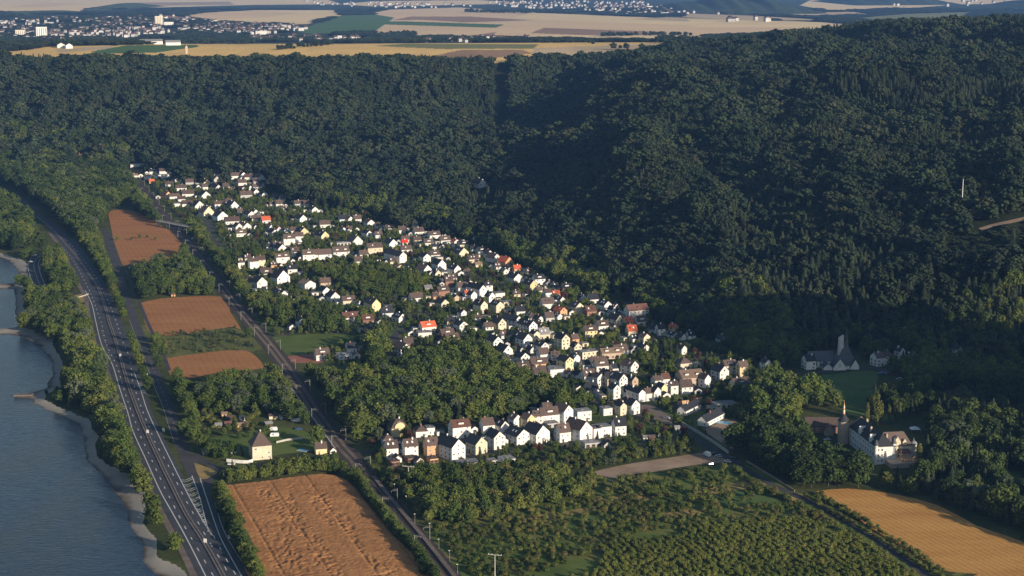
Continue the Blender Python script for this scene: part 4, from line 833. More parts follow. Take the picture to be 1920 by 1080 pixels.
tower(r, 11.2, 1.0, 1.3, 12, 3.6, W, 'tiles_s', 'slim_turret'); tower(r, .2, .2, 1.1, 11.5, 3.2, W, 'tiles_s', 'slim_turret')
for cx_, cy_, cz_ in ((3.5, LN*.4, 16.2), (7.5, LN*.8, 16), (9.5, 8, 14.2), (19, 10.5, 14.6), (14, 12, 14), (6, 3.5, 13.2)):
    q_ = MB(); q_.box(cx_-.5, cx_+.5, cy_-.5, cy_+.5, cz_-3, cz_+1.6); q_.build('chimney', ['render_t'], r)
for gx_ in (7.2, 19.5): 
    q_ = MB(); q_.box(gx_-1.2, gx_+1.2, 5.1, 7.5, 8.8, 11.2); q_.add([(gx_-1.2,5.1,11.2),(gx_+1.2,5.1,11.2),(gx_,5.1,13),(gx_,8.6,13)], [(0,1,2),(0,2,3),(1,3,2)]); q_.build('dormer', ['render_c'], r)
gable_block(r, 16, 22, 1.5, 5.1, 5.6, 2.2, 'render_t', 'tiles_x', 'x', .6, ('bay_wall','bay_roof'))
d = MB(); d.box(6, 21, -9, 2, -1, 2.8); d.build('terrace', ['render_t'], r)
d = MB(); d.box(14, 22.5, -7, 1.5, 2.8, 3.1); 
for k in range(6): d.box(14+k*1.6, 14.4+k*1.6, -7, -6.6, 3.1, 5.4)
d.box(13.8, 22.8, -7.2, -6.4, 5.4, 5.8); d.build('arcade', ['render_o'], r)
r2 = empty('castle_outbuilding', (*P(1541, 812), 0), R(-4)); tag(r2, 'long brown walled outbuilding with brown roof left of the castle', 'building')
gable_block(r2, -10, 11, 0, 9, 4.5, 4.2, 'render_b', 'tiles_b', 'x'); wins(r2, -8, 9, 0, (2.4,), 5)
gable_block(r2, 1, 6.5, -6, -.05, 3.5, 3, 'render_t', 'tiles_x', 'y', names=('porch_wall','porch_roof'))
# ------------------------------------------------------------------ church
r = empty('church', (*P(1578, 693), 0), R(6)); tag(r, 'white gabled church with huge steep slate roof and needle spire', 'church')
S_ = 'tiles_s'
d = MB(); d.box(-3, 12, 0, 13, -1, 3.2); d.build('wall', ['render_w'], r)
d = MB(); ap = [(3.2,7,17.5),(5.4,7,17.5)]; n0 = [(-6.5,-.4,2.6),(12.9,-.4,2.6),(12.9,14.5,2.6),(-6.5,14.5,2.6)]; mid = [(-.2,3,9.5),(8.2,3,9.5),(8.2,11,9.5),(-.2,11,9.5)]
d.add(n0+mid+ap, [(0,1,5,4),(1,2,6,5),(2,3,7,6),(3,0,4,7),(4,5,9,8),(5,6,9),(6,7,8,9),(7,4,8),(3,2,1,0)]); d.build('steep_roof', [S_], r)
gable_block(r, -6.6, 2.6, -2.2, 6, 2.4, 5.4, 'render_w', S_, 'y', names=('front_gable','front_gable_roof'))
gable_block(r, 6.4, 12.6, -1.2, 6, 2.2, 4.8, 'render_w', S_, 'y', names=('side_gable','side_gable_roof'))
gable_block(r, -13.5, -7.1, -1, 7, 2.0, 2.4, 'render_w', S_, 'y', names=('porch','porch_roof'))
gable_block(r, -21, -3.4, 8, 18, 4.6, 5.6, 'render_w', S_, 'x', names=('nave','nave_roof'))
wins(r, -20, -7, 8, (2.6,), 5, sc_=(.7, 1, 1.8), me_=WIND)
for q in ((-2,4.1),(-2.9,3.2),(-1.1,3.2),(-2,2.3)): o = mobj('window', WIND, r); o.location = (q[0], -2.21, q[1]); o.scale = (.5, 1, .5)
d = MB(); d.add([(-1.2,5,-1),(2.6,5,-1),(2.6,8.5,-1),(-1.2,8.5,-1),(-.6,5,20.5),(2.4,5,22.5),(2.4,8.5,22.5),(-.6,8.5,20.5)], [(0,1,5,4),(1,2,6,5),(2,3,7,6),(3,0,4,7),(4,5,6,7)]); d.build('bell_tower', ['render_g'], r)
d = MB(); d.cyl(5, 7, 15, 22, 1.5, .55, 8, cap=False); d.cyl(5, 7, 22, 28.5, .55, .05, 8); d.build('needle_spire', ['tiles_s'], r)
r.scale = (1, 1, 1.06)
# ------------------------------------------------------------------ footbridge, walls
a, b = Vector(P(296, 424)), Vector(P(356, 436)); t = (b-a); L = t.length
r = empty('footbridge', (a.x, a.y, 0), math.atan2(t.y, t.x)); tag(r, 'flat concrete bridge crossing the railway among trees', 'bridge')
d = MB(); d.box(-2, L+2, -2.4, 2.4, 5.6, 6.3); d.build('deck', ['concrete'], r)
for s in (-2.3, 2.2):
    d = MB(); d.box(-2, L+2, s, s+.12, 6.9, 7.3)
    for k in range(int(L/3)): d.box(k*3, k*3+.15, s, s+.12, 6.3, 6.9)
    d.build('railing', ['concrete'], r)
for q in (.02, .32, .7, .98): d = MB(); d.box(L*q-.5, L*q+.5, -2, 2, -.5, 5.6); d.build('pier', ['concrete'], r)
def wall_line(name, px, h, th, mat, label, cat='wall'):
    L = smooth(V2(px), 6); mb = MB()
    for a, b in zip(L[:-1], L[1:]):
        t = (b-a); n = Vector((t.y, -t.x)).normalized()*th/2
        vs = [(p.x, p.y, z) for z in (-.3, h) for p in (a-n, a+n, b+n, b-n)]
        mb.add(vs, [(4,7,6,5),(0,4,5,1),(2,6,7,3),(1,5,6,2),(3,7,4,0)])
    return tag(mb.build(name, [mat]), label, cat)
wall_line('garden_wall', [(1264,789),(1300,808),(1340,833),(1366,851)], 1.9, .5, 'concrete', 'long pale stone wall along the lane to the castle')
wall_line('garden_wall', [(862,884),(890,881),(920,876),(950,872)], 1.8, .4, 'render_c', 'low cream wall behind the garage rows')
wall_line('garden_wall', [(518,831),(540,826),(568,823)], 1.2, .4, 'concrete', 'short pale wall behind the camping caravans')
wall_line('garden_wall', [(425,866),(445,868),(466,869),(474,866)], 1.9, .4, 'render_w', 'bright white wall in front of the cream villa')
wall_line('garden_wall', [(1270,759),(1295,756),(1316,750)], 2.4, .4, 'render_o', 'pinkish wall beside the slate bungalows')
wall_line('garden_wall', [(1400,866),(1445,893),(1490,922)], 1.0, .4, 'gravel_lot', 'low wall along the shaded lane below the castle park')
wall_line('stone_groyne', [(26,741),(40,740.5),(62,740)], .3, 5, 'paving', 'stone groyne reaching into the river', 'groyne')
wall_line('stone_groyne', [(-10,535),(10,534),(24,535)], .2, 6, 'paving', 'upstream stone groyne at the river bend', 'groyne')
wall_line('noise_barrier', [(166,552),(148,558),(128,556)], 1.0, .3, 'concrete', 'curved white parapet of the slip road', 'barrier')
# ------------------------------------------------------------------ masts, poles, signs
mb = MB(); mb.box(-.13,.13,-.13,.13,0,7.8); MAST = mesh('post', mb.v, mb.f, ['mast_grey'], mb.m)
mb = MB(); mb.box(-.05,3.4,-.05,.05,6.6,6.75); mb.box(-.05,2.6,-.05,.05,7.4,7.5); mb.box(3.2,3.3,-.04,.04,5.6,6.7); ARM = mesh('arm', mb.v, mb.f, ['mast_grey'], mb.m)
acc = 0; k = 0; CATS = []
for i in range(len(rl)-1):
    acc += (rl[i+1]-rl[i]).length
    if acc > 62:
        acc = 0; k += 1; t = (rl[i+1]-rl[i]).normalized(); n = Vector((t.y, -t.x))
        for s in (-1, 1):
            p = rl[i]+n*5.6*s+t*(6*s); r = empty('catenary_mast', (p.x, p.y, 0), math.atan2(-n.y*s, -n.x*s)); r['category'] = 'mast'; r['group'] = 'catenary masts along the railway'
            mobj('post', MAST, r); mobj('arm', ARM, r); q = proj(p.x, p.y, 0); CATS.append((r, q[0], q[1], 'grey catenary mast on the '+('village' if s > 0 else 'field')+' side'))
CATS.sort(key=lambda c: c[2])
rank_labels(CATS, '{ph}, {o} to the {l}')
LP = []
for k, (x, y) in enumerate([(740,925),(762,948),(778,982),(806,1000),(823,1030),(843,1052),(858,1078)]):
    X, Y = P(x, y); r = empty('platform_lamp', (X, Y, 0)); r['category'] = 'lamp'; r['group'] = 'lamps along the station platform'
    d = MB(); d.cyl(0,0,0,5.2,.09,.06,6); d.build('post', ['steel'], r); d = MB(); d.box(-.5,.25,-.18,.18,5.2,5.4); d.build('lamp_head', ['white_paint'], r)
    r['label'] = f'slim white platform lamp, {ordn(k)} to the houses' if k else 'slim white platform lamp nearest the houses'
for k, (x, y, h, lab) in enumerate([(766,912,11.5,'tall T-shaped power pole beside the first house gardens'),(928,1088,12.5,'T-shaped power pole in the orchard at the bottom edge')]):
    X, Y = P(x, y); r = empty('power_pole', (X, Y, 0), R(-15)); tag(r, lab, 'power pole')
    d = MB(); d.cyl(0,0,0,h,.32,.18,8); d.build('post', ['concrete'], r); d = MB(); d.box(-3.4,3.4,-.14,.14,h-.15,h+.15); d.build('crossarm', ['concrete'], r)
    for q in (-3.1,-1.5,1.5,3.1): d = MB(); d.cyl(q,0,h+.15,h+.6,.1,.07,6); d.build('insulator', ['white_paint'], r)
SG = [(226,671),(253,670),(277,815),(307,812),(385,1021),(431,1014),(276,706),(285,715)]; sg = []
for (x, y) in SG:
    X, Y = P(x, y); r = empty('road_sign', (X, Y, 0), R(-20)); r['category'] = 'sign'; r['group'] = 'blank backed signs along the motorway'
    s = 1.0 if y > 650 and x not in (276, 285) else .6
    d = MB(); d.box(-.9*s,.9*s,-.06,.0,1.1,1.1+2.0*s); d.build('board', ['white_paint'], r)
    for q in (-.6*s, .6*s): d = MB(); d.cyl(q,.06,0,2.4,.06,.06,6); d.build('post', ['steel'], r)
    sg.append((r, x, y, 'white roadside sign board on two posts'))
rank_labels(sg, '{ph}, {o} to the {l}')
X, Y, Z = Dhit(1803, 398); r = empty('radio_mast', (X, Y, Z)); tag(r, 'thin white mast rising from the wooded slope', 'mast')
d = MB(); d.cyl(0,0,-2,27,.45,.22,8); d.build('pole', ['white_paint'], r); d = MB(); d.cyl(0,0,27,28.2,.6,.6,8); d.build('antenna', ['steel'], r)
# ------------------------------------------------------------------ vehicles
def car_mesh():
    b = MB(); pr = [(-2.1,.35),(-2.1,.85),(-1.1,.95),(1.9,.98),(2.1,.7),(2.1,.35)]; w = .86
    vs = [(x, s*w, z) for s in (-1, 1) for x, z in pr]; n = len(pr)
    b.add(vs, [tuple(range(n)), tuple(range(2*n-1, n-1, -1))]+[(k, n+k, n+(k+1) % n, (k+1) % n) for k in range(n)])
    c = MB(); lo = [(-1.2,.95),(1.75,.975)]; hi = [(-.5,1.45),(1.35,1.45)]
    vs = [(lo[0][0],-w+.05,.95),(lo[1][0],-w+.05,.97),(lo[1][0],w-.05,.97),(lo[0][0],w-.05,.95),(hi[0][0],-w+.2,1.45),(hi[1][0],-w+.2,1.45),(hi[1][0],w-.2,1.45),(hi[0][0],w-.2,1.45)]
    c.add(vs, [(0,1,5,4),(1,2,6,5),(2,3,7,6),(3,0,4,7),(4,5,6,7)])
    t = MB(); t.box(hi[0][0]+.05, hi[1][0]-.05, -w+.22, w-.22, 1.452, 1.49)
    wh = MB(); n = 10; vs = [(.33*math.cos(2*math.pi*k/n), s, .33*math.sin(2*math.pi*k/n)) for s in (-.1, .1) for k in range(n)]
    wh.add(vs, [tuple(range(n)), tuple(range(2*n-1, n-1, -1))]+[(k, n+k, n+(k+1) % n, (k+1) % n) for k in range(n)])
    return b, c, t, wh
cb, cc, ct, cw = car_mesh(); CMS = {m: (mesh('body', cb.v, cb.f, [m], cb.m), mesh('car_roof', ct.v, ct.f, [m], ct.m)) for m in ('car_white','car_dark','car_red','car_silver','car_blue')}
CABIN = mesh('cabin', cc.v, cc.f, ['glazing'], cc.m); WHEEL = mesh('wheel', cw.v, cw.f, ['car_dark'], cw.m)
cars = []
for (x, y, m, a) in [(1364,867,'car_white',-30),(1377,861,'car_dark',-30),(1337,853,'car_dark',40),(1332,873,'car_dark',20),(1551,826,'car_white',20),(1686,712,'car_white',10),(1678,704,'car_red',10),(1650,702,'car_blue',5),(1657,700,'car_blue',5),(1664,703,'car_dark',5),
    (911,822,'car_white',20),(1099,796,'car_white',15),(737,678,'car_white',80),(741,660,'car_silver',85),(745,648,'car_silver',85),(519,872,'car_silver',5),(533,871,'car_dark',8),(434,872,'car_white',4),(65,480,'car_white',40),(57,492,'car_white',50),(752,849,'car_white',80),(833,855,'car_blue',80),(560,806,'car_blue',0),
    (718,856,'car_blue',10),(1060,745,'car_silver',80),(1010,655,'car_dark',50),(955,552,'car_silver',50),(905,527,'car_white',50),(1152,600,'car_white',50),(1086,807,'car_silver',10),(1205,772,'car_dark',30),(1190,690,'car_red',10),(830,528,'car_silver',0),(700,495,'car_white',10),(1250,785,'car_silver',-35),(1348,857,'car_silver',-35)]:
    X, Y = P(x, y); r = empty('parked_car', (X, Y, .1), R(a)); r['category'] = 'car'; r['group'] = 'parked cars'
    mobj('body', CMS[m][0], r); mobj('cabin', CABIN, r); mobj('car_roof', CMS[m][1], r)
    for wx in (-1.35, 1.35):
        for wy in (-.82, .82): mobj('wheel', WHEEL, r, (wx, wy, .33))
    cars.append((r, x, y, {'car_white':'white','car_dark':'dark','car_red':'red','car_silver':'silver','car_blue':'blue'}[m]+' parked car'))
rank_labels(cars, '{ph}, {o} to the {l}')
X, Y = P(1326, 856); r = empty('delivery_van', (X, Y, .05), R(115)); tag(r, 'white box van parked at the end of the gravel lot', 'van')
d = MB(); d.box(-2.6,1.3,-1.05,1.05,.6,2.9); d.build('box_body', ['car_white'], r); d = MB(); d.box(1.32,2.8,-1,1,.5,1.9); d.build('cab', ['car_white'], r); d = MB(); d.box(2.2,2.83,-.9,.9,1.25,1.8); d.build('windscreen', ['glazing'], r)
for wx in (-1.7, 1.9):
    for wy in (-.95, .95): o = mobj('wheel', WHEEL, r, (wx, wy, .42)); o.scale = (1.25,)*3
cv = []
for (x, y, a) in [(515,819,5),(554,791,-25),(512,808,10),(742,905,5)]:
    X, Y = P(x, y); r = empty('caravan', (X, Y, .0), R(a)); r['category'] = 'caravan'; r['group'] = 'caravans on the meadow'
    d = MB(); pr = [(-2.6,.5),(-2.8,1.4),(-2.3,2.5),(2.3,2.55),(2.8,1.4),(2.5,.5)]; n = len(pr); vs = [(px_, s*1.05, z) for s in (-1, 1) for px_, z in pr]
    d.add(vs, [tuple(range(n)), tuple(range(2*n-1, n-1, -1))]+[(k, n+k, n+(k+1) % n, (k+1) % n) for k in range(n)]); d.build('body', ['car_white'], r)
    d = MB(); d.box(-1.4,-.3,-1.08,-1.055,1.4,2.0); d.build('window', ['glazing'], r)
    for wy in (-1, 1): mobj('wheel', WHEEL, r, (.2, wy*.95, .33))
    cv.append((r, x, y, 'white touring caravan'))
rank_labels(cv, '{ph}, {o} to the {l}')
sh = []
for (x, y, w_, m, rm) in [(421,782,3.4,'render_o','tiles_t'),(456,789,4,'render_w','tiles_d'),(433,789,4.5,'timber','tiles_b'),(410,803,4,'render_w','tiles_g'),(428,800,4,'timber','tiles_x'),(450,803,5,'render_o','tiles_t'),(462,800,3,'timber','tiles_b'),(384,783,3.5,'timber','tiles_x'),(513,786,5.5,'render_c','tiles_b'),(532,786,4,'render_w','tiles_g'),(505,800,4.5,'timber','tiles_g'),
    (744,886,5,'timber','tiles_x'),(790,878,4.5,'timber','tiles_x'),(437,851,4,'render_w','tiles_g'),(385,853,3,'render_g','tiles_g'),(1240,818,4,'render_w','tiles_g'),(1271,808,3.5,'render_w','tiles_g'),(1283,815,4,'render_w','tiles_g'),(1211,826,3,'render_w','tiles_g'),(350,526,3,'render_w','pool'),(325,556,3.5,'render_o','tiles_b'),(1222,826,4,'timber','tiles_b'),(665,893,3.2,'render_w','tiles_g')]:
    X, Y = P(x, y); r = empty('garden_shed', (X, Y, 0), R(rng.uniform(5, 35))); r['category'] = 'shed'; r['group'] = 'small garden sheds'
    gable_block(r, -w_/2, w_/2, 0, w_*.8, 2.1, .9, m, rm, 'x'); o = mobj('door', DOOR, r); o.location = (0, -.006, 0); o.scale = (.8, 1, .9)
    sh.append((r, x, y, {'render_o':'salmon','render_w':'white','timber':'dark timber','render_c':'cream','render_g':'grey'}[m]+' garden shed'))
rank_labels(sh, '{ph}, {o} to the {l}')
for (x, y, w_, l_, lab) in [(1356,793,10,4.5,'bright blue pool behind the slate bungalows'),(1291,764,12,4,'pale blue covered pool beside the pinkish wall'),(568,845,6,3,'blue tarpaulin covered pool beside the small yellow house')]:
    X, Y = P(x, y); r = empty('swimming_pool', (X, Y, 0), R(-28)); tag(r, lab, 'pool'); 
    d = MB(); d.box(-w_/2-.4, w_/2+.4, -l_/2-.4, l_/2+.4, -.1, .28); d.build('rim', ['concrete'], r); d = MB(); d.box(-w_/2, w_/2, -l_/2, l_/2, .2, .31); d.build('water', ['pool'], r)
for (x, y, sz, lab) in [(1715,810,6,'white marquee roof on the lawn behind the castle'),(546,597,6,'white tent roof between trees near the playing field')]:
    X, Y = P(x, y); r = empty('marquee', (X, Y, 0)); tag(r, lab, 'tent'); d = MB(); d.add([(-sz/2,-sz/2,2.2),(sz/2,-sz/2,2.2),(sz/2,sz/2,2.2),(-sz/2,sz/2,2.2),(0,0,3.8)], [(0,1,4),(1,2,4),(2,3,4),(3,0,4),(3,2,1,0)]); d.build('canopy', ['white_paint'], r)
    for a_ in (-1, 1):
        for b_ in (-1, 1): d = MB(); d.cyl(a_*sz/2.1, b_*sz/2.1, 0, 2.2, .06, .06, 6); d.build('leg', ['steel'], r)
gar = []
for i, h in enumerate(HOUSES+[q for q in HOUSES if q[1] > 800 and q[2] > 440]+[q for q in HOUSES if q[2] < 520]):
    if h[1] > 1330 and h[2] > 600: continue
    if rng.random() > .52 or h[1] < 560 and h[2] > 570: continue
    s_ = rng.choice((-1, 1)); gx_, gy_ = h[4]+s_*(h[7]/2+rng.uniform(2.5, 5)), h[5]+rng.uniform(-4, 6)
    if np.min(np.hypot(HX-gx_, HY-gy_)-HR) < 2.2 or any(math.hypot(gx_-g[1], gy_-g[2]) < 6 for g in gar): continue
    m_, n_, rm_ = rng.choice((('render_w','white','tiles_g'),('render_w','white','tiles_b'),('render_c','cream','tiles_g'),('render_g','grey','tiles_d')))
    flat = rm_ == 'tiles_g'; r = empty('garage', (gx_, gy_, float(Zat(gx_, gy_))), R(rng.uniform(15, 32))); r['category'] = 'garage'; r['group'] = 'single garages and annexes beside the houses'
    w_ = rng.uniform(3.2, 6.5)
    if flat: 
        q_ = MB(); q_.box(-w_/2, w_/2, -2.8, 2.8, -1, 2.5); q_.build('wall', [m_], r); q_ = MB(); q_.box(-w_/2-.15, w_/2+.15, -2.95, 2.95, 2.5, 2.72); q_.build('roof', [rm_], r)
    else: gable_block(r, -w_/2, w_/2, -2.8, 2.8, 2.5, 1.6, m_, rm_, 'y')
    o = mobj('garage_door', DOOR, r); o.location = (0, -2.806, 0); o.scale = (2, 1, .95)
    gar.append((r, gx_, gy_, n_+(' flat' if flat else ' gabled')+' garage'))
rank_labels([(g[0], *proj(g[1], g[2], 0), g[3]) for g in gar], '{ph}, {o} to the {l}')
GXY = np.array([(g[1], g[2]) for g in gar])
HX = np.concatenate([HX, GXY[:, 0]]); HY = np.concatenate([HY, GXY[:, 1]]); HR = np.concatenate([HR, np.full(len(GXY), 3.0)])
# ------------------------------------------------------------------ trees
PHI = (1+5**.5)/2
_v = np.array([(-1,PHI,0),(1,PHI,0),(-1,-PHI,0),(1,-PHI,0),(0,-1,PHI),(0,1,PHI),(0,-1,-PHI),(0,1,-PHI),(PHI,0,-1),(PHI,0,1),(-PHI,0,-1),(-PHI,0,1)], float); _v /= np.linalg.norm(_v[0])
_f = np.array([(0,11,5),(0,5,1),(0,1,7),(0,7,10),(0,10,11),(1,5,9),(5,11,4),(11,10,2),(10,7,6),(7,1,8),(3,9,4),(3,4,2),(3,2,6),(3,6,8),(3,8,9),(4,9,5),(2,4,11),(6,2,10),(8,6,7),(9,8,1)])
def crown_mesh(name, mat, seed, kind='broad', leaves=520, clumps=90, csz=1.0):
    rs = np.random.RandomState(seed); C = []; Rr = []
    if kind == 'broad':
        lobes = [((0,0,.60),.30,.34)]+[((.22*math.cos(a+rs.rand()), .22*math.sin(a+rs.rand()), rs.uniform(.42,.74)), rs.uniform(.15,.22), rs.uniform(.14,.2)) for a in np.linspace(0, 2*math.pi, rs.randint(5, 8))[:-1]]+[((.17*math.cos(a+.5), .17*math.sin(a+.5), rs.uniform(.26,.34)), .17, .17) for a in np.linspace(0, 2*math.pi, 5)[:-1]]+[((rs.uniform(-.1,.1), rs.uniform(-.1,.1), .84), .16, .15)]
    elif kind == 'bush': lobes = [((rs.uniform(-.25,.25), rs.uniform(-.25,.25), rs.uniform(.35,.6)), rs.uniform(.25,.38), rs.uniform(.28,.4)) for _ in range(5)]
    elif kind == 'poplar': lobes = [((rs.uniform(-.02,.02), rs.uniform(-.02,.02), z), .095*(1-abs(z-.45)*.9), .12) for z in np.linspace(.14, .9, 8)]
    else: lobes = None
    V = []; Fc = []; T = []; off = 0
    def blob(c, r, tint, sq=1.0):
        nonlocal off
        v = _v*(r*(1+rs.uniform(-.32,.32,(12,1)))); v[:, 2] *= sq; V.append(v+c); Fc.append(_f+off); T.append(np.full(12, tint)); off += 12
    if lobes:
        for (c, r, rz) in lobes:
            blob(np.array(c), r*.72, .3)  # lobe cores get a darker tint: inner crown shade put into the colour
        wts = np.array([r*r for _, r, _ in lobes]); wts /= wts.sum()
        for _ in range(clumps):
            c, r, rz = lobes[rs.choice(len(lobes), p=wts)]; d = rs.normal(size=3); d /= np.linalg.norm(d)
            if d[2] < -.5: d[2] *= -1
            p = np.array(c)+d*np.array([r, r, rz])*rs.uniform(.8,1.05); blob(p, csz*rs.uniform(.032,.068)*(1.25 if kind == 'bush' else (.55 if kind == 'poplar' else 1)), rs.rand(), .8)
        lv = []
        for _ in range(leaves):
            c, r, rz = lobes[rs.choice(len(lobes), p=wts)]; d = rs.normal(size=3); d /= np.linalg.norm(d)
            if d[2] < -.7: d[2] *= -1
            lv.append(np.array(c)+d*np.array([r, r, rz])*rs.uniform(.9,1.22))
        ls = .022*(1.3 if kind == 'bush' else 1)
    else:
        lv = []; tiers = 13
        for k in range(tiers):
            z = .12+.84*k/tiers; rad = .19*(1-(k/tiers))**.85+.012; m = 9; 
            for j in range(m):
                a = 2*math.pi*(j+rs.rand()*.6)/m; rr = rad*rs.uniform(.75,1.15); w_ = rad*.42
                p0 = np.array([0,0,z+.055]); p1 = np.array([rr*math.cos(a), rr*math.sin(a), z-.02]); q = np.array([-math.sin(a), math.cos(a), 0])*w_
                V.append(np.array([p0, p1*.62+np.array([0,0,z*.38+.01])+q, p1, p1*.62+np.array([0,0,z*.38+.01])-q])); Fc.append(np.array([(0,1,2),(0,2,3)])+off); T.append(np.full(4, rs.rand())); off += 4
            blob(np.array([0,0,z+.01]), rad*.5, .2, 1.0)  # stem core tinted darker too, shade between the branches as colour
        for _ in range(120):
            z = rs.uniform(.12,.9); a = rs.rand()*6.28; rr = .19*(1-(z-.12)/.84)**.85*rs.uniform(.6,1.1); lv.append(np.array([rr*math.cos(a), rr*math.sin(a), z]))
        ls = .018
    for p in lv:
        a = rs.normal(size=3); a /= np.linalg.norm(a); b = np.cross(a, rs.normal(size=3)); b /= np.linalg.norm(b)+1e-9; s = ls*rs.uniform(.6,1.3)
        V.append(np.array([p-a*s, p+b*s, p+a*s, p-b*s])); Fc.append(np.array([(0,1,2),(0,2,3)])+off); T.append(np.full(4, rs.rand())); off += 4
    me = np_mesh(name, np.concatenate(V), np.concatenate(Fc), [mat])
    at = me.attributes.new('tint', 'FLOAT', 'POINT'); at.data.foreach_set('value', np.concatenate(T).astype(np.float32))
    return me
def trunk_mesh(name, conifer=False):
    b = MB(); b.cyl(0,0,-.03,.42,.022,.012,7)
    if conifer: b.cyl(0,0,.42,.9,.012,.003,5)
    else:
        for k in range(5):
            a = k*1.257+.3; x, y = .17*math.cos(a), .17*math.sin(a); z0 = .22+.03*k
            b.add([(-.01,0,z0),(.01,0,z0),(0,.01,z0+.01),(x-.004,y,z0+.28),(x+.004,y,z0+.28),(x,y+.004,z0+.28)], [(0,1,4,3),(1,2,5,4),(2,0,3,5)])
    return mesh(name, b.v, b.f, ['bark'], b.m)
TRUNK = trunk_mesh('trunk'); TRUNKC = trunk_mesh('trunk_conifer', True)
def crowns(mat, kind, n, seed, **k): return [crown_mesh(f'crown_{mat}_{kind}', mat, seed+i, kind, **k) for i in range(n)]
C_VAL = crowns('foliage_valley', 'broad', 5, 100); C_BIG = crowns('foliage_park', 'broad', 4, 150, leaves=1100, clumps=170)
C_FOR = crowns('foliage_forest', 'broad', 6, 200, leaves=110, clumps=70, csz=1.4)
C_CON = crowns('foliage_conifer', 'conifer', 3, 300); C_POP = crowns('foliage_poplar', 'poplar', 2, 400, leaves=300, clumps=80)
C_BUSH = crowns('foliage_scrub', 'bush', 3, 500, leaves=300, clumps=50); C_ORC = crowns('foliage_orchard', 'bush', 3, 520, leaves=300, clumps=50)
C_SIL = crowns('foliage_silver', 'broad', 1, 600); C_COP = crowns('foliage_copper', 'broad', 1, 620)
def src_collection(name, meshes):
    c = bpy.data.collections.new(name)
    for i, m in enumerate(meshes): c.objects.link(bpy.data.objects.new(f'{name}_{i:02d}', m))
    return c
def instancer(name, pts, meshes, label, cat, kind='stuff'):
    """pts: x y z height width idx ; one stuff object whose geometry nodes set a tree on every vertex"""
    pts = np.asarray(pts, float)
    if len(pts) == 0: return None
    me = bpy.data.meshes.new(name); me.vertices.add(len(pts)); me.vertices.foreach_set('co', pts[:, :3].astype(np.float32).ravel())
    for nm_, ty, arr in (('pick', 'INT', pts[:, 5].astype(np.int32)), ('rot', 'FLOAT', (nr.rand(len(pts))*6.283).astype(np.float32))):
        a = me.attributes.new(nm_, ty, 'POINT'); a.data.foreach_set('value', arr)
    a = me.attributes.new('scl', 'FLOAT_VECTOR', 'POINT'); a.data.foreach_set('vector', np.stack([pts[:, 4], pts[:, 4], pts[:, 3]], 1).astype(np.float32).ravel())
    o = mobj(name, me); col = src_collection(name+'_kinds', meshes)
    ng = bpy.data.node_groups.new(name, 'GeometryNodeTree')
    ng.interface.new_socket('Geometry', in_out='INPUT', socket_type='NodeSocketGeometry'); ng.interface.new_socket('Geometry', in_out='OUTPUT', socket_type='NodeSocketGeometry')
    N = ng.nodes.new; gi = N('NodeGroupInput'); go = N('NodeGroupOutput'); ip = N('GeometryNodeInstanceOnPoints'); ci = N('GeometryNodeCollectionInfo')
    ci.inputs['Collection'].default_value = col; ci.inputs['Separate Children'].default_value = True; ci.inputs['Reset Children'].default_value = True
    ip.inputs['Pick Instance'].default_value = True
    def attr(nm_, ty):
        n = N('GeometryNodeInputNamedAttribute'); n.data_type = ty; n.inputs['Name'].default_value = nm_; return n.outputs['Attribute']
    cx = N('ShaderNodeCombineXYZ'); L = ng.links.new
    L(attr('rot', 'FLOAT'), cx.inputs['Z']); L(gi.outputs[0], ip.inputs['Points']); L(ci.outputs[0], ip.inputs['Instance']); L(attr('pick', 'INT'), ip.inputs['Instance Index'])
    L(cx.outputs[0], ip.inputs['Rotation']); L(attr('scl', 'FLOAT_VECTOR'), ip.inputs['Scale']); L(ip.outputs[0], go.inputs[0])
    md_ = o.modifiers.new('trees', 'NODES'); md_.node_group = ng
    tag(o, label, cat, kind=kind); return o
def jgrid(x0, x1, y0, y1, s, jit=.42):
    gx, gy = np.meshgrid(np.arange(x0, x1, s), np.arange(y0, y1, s*.92), indexing='ij')
    gx = gx+(np.arange(gx.shape[1]) % 2)[None, :]*s*.5
    return (gx+nr.uniform(-jit, jit, gx.shape)*s).ravel(), (gy+nr.uniform(-jit, jit, gy.shape)*s).ravel()
# what trees must keep clear of
KEEP = []   # (polyline, half width)
for l, hw in ((HWL, 0), ): pass
hwpoly = PL(HWL)+PL(HWR)
LINES = [(RL, 9.5), (OLD[2:], 6.5), ([(384,912),(406,884),(440,880),(505,869),(560,862),(600,858),(630,853),(700,846),(800,833),(900,818),(960,814),(1030,812),(1090,803),(1150,790),(1222,768)], 6), ([(1180,752),(1262,792),(1320,832),(1370,862),(1440,905),(1540,952),(1640,1010),(1745,1085)], 5.5),
 ([(92,475),(68,484),(62,497),(66,515),(74,535),(84,556)], 8), ([(84,556),(100,560),(128,553),(172,540)], 5), ([(84,558),(130,567),(158,573),(186,610)], 5),
 ([(740,690),(735,660),(740,632),(755,620)], 7), ([(700,895),(750,957),(862,1095)], 5), ([(1460,704),(1540,697),(1620,690),(1660,694)], 6), ([(960,520),(930,497),(895,472)], 7), ([(412,470),(396,440),(388,415)], 7)]
LINES = [([tuple(p) for p in smooth(V2(l), 12)], hw) for l, hw in LINES]
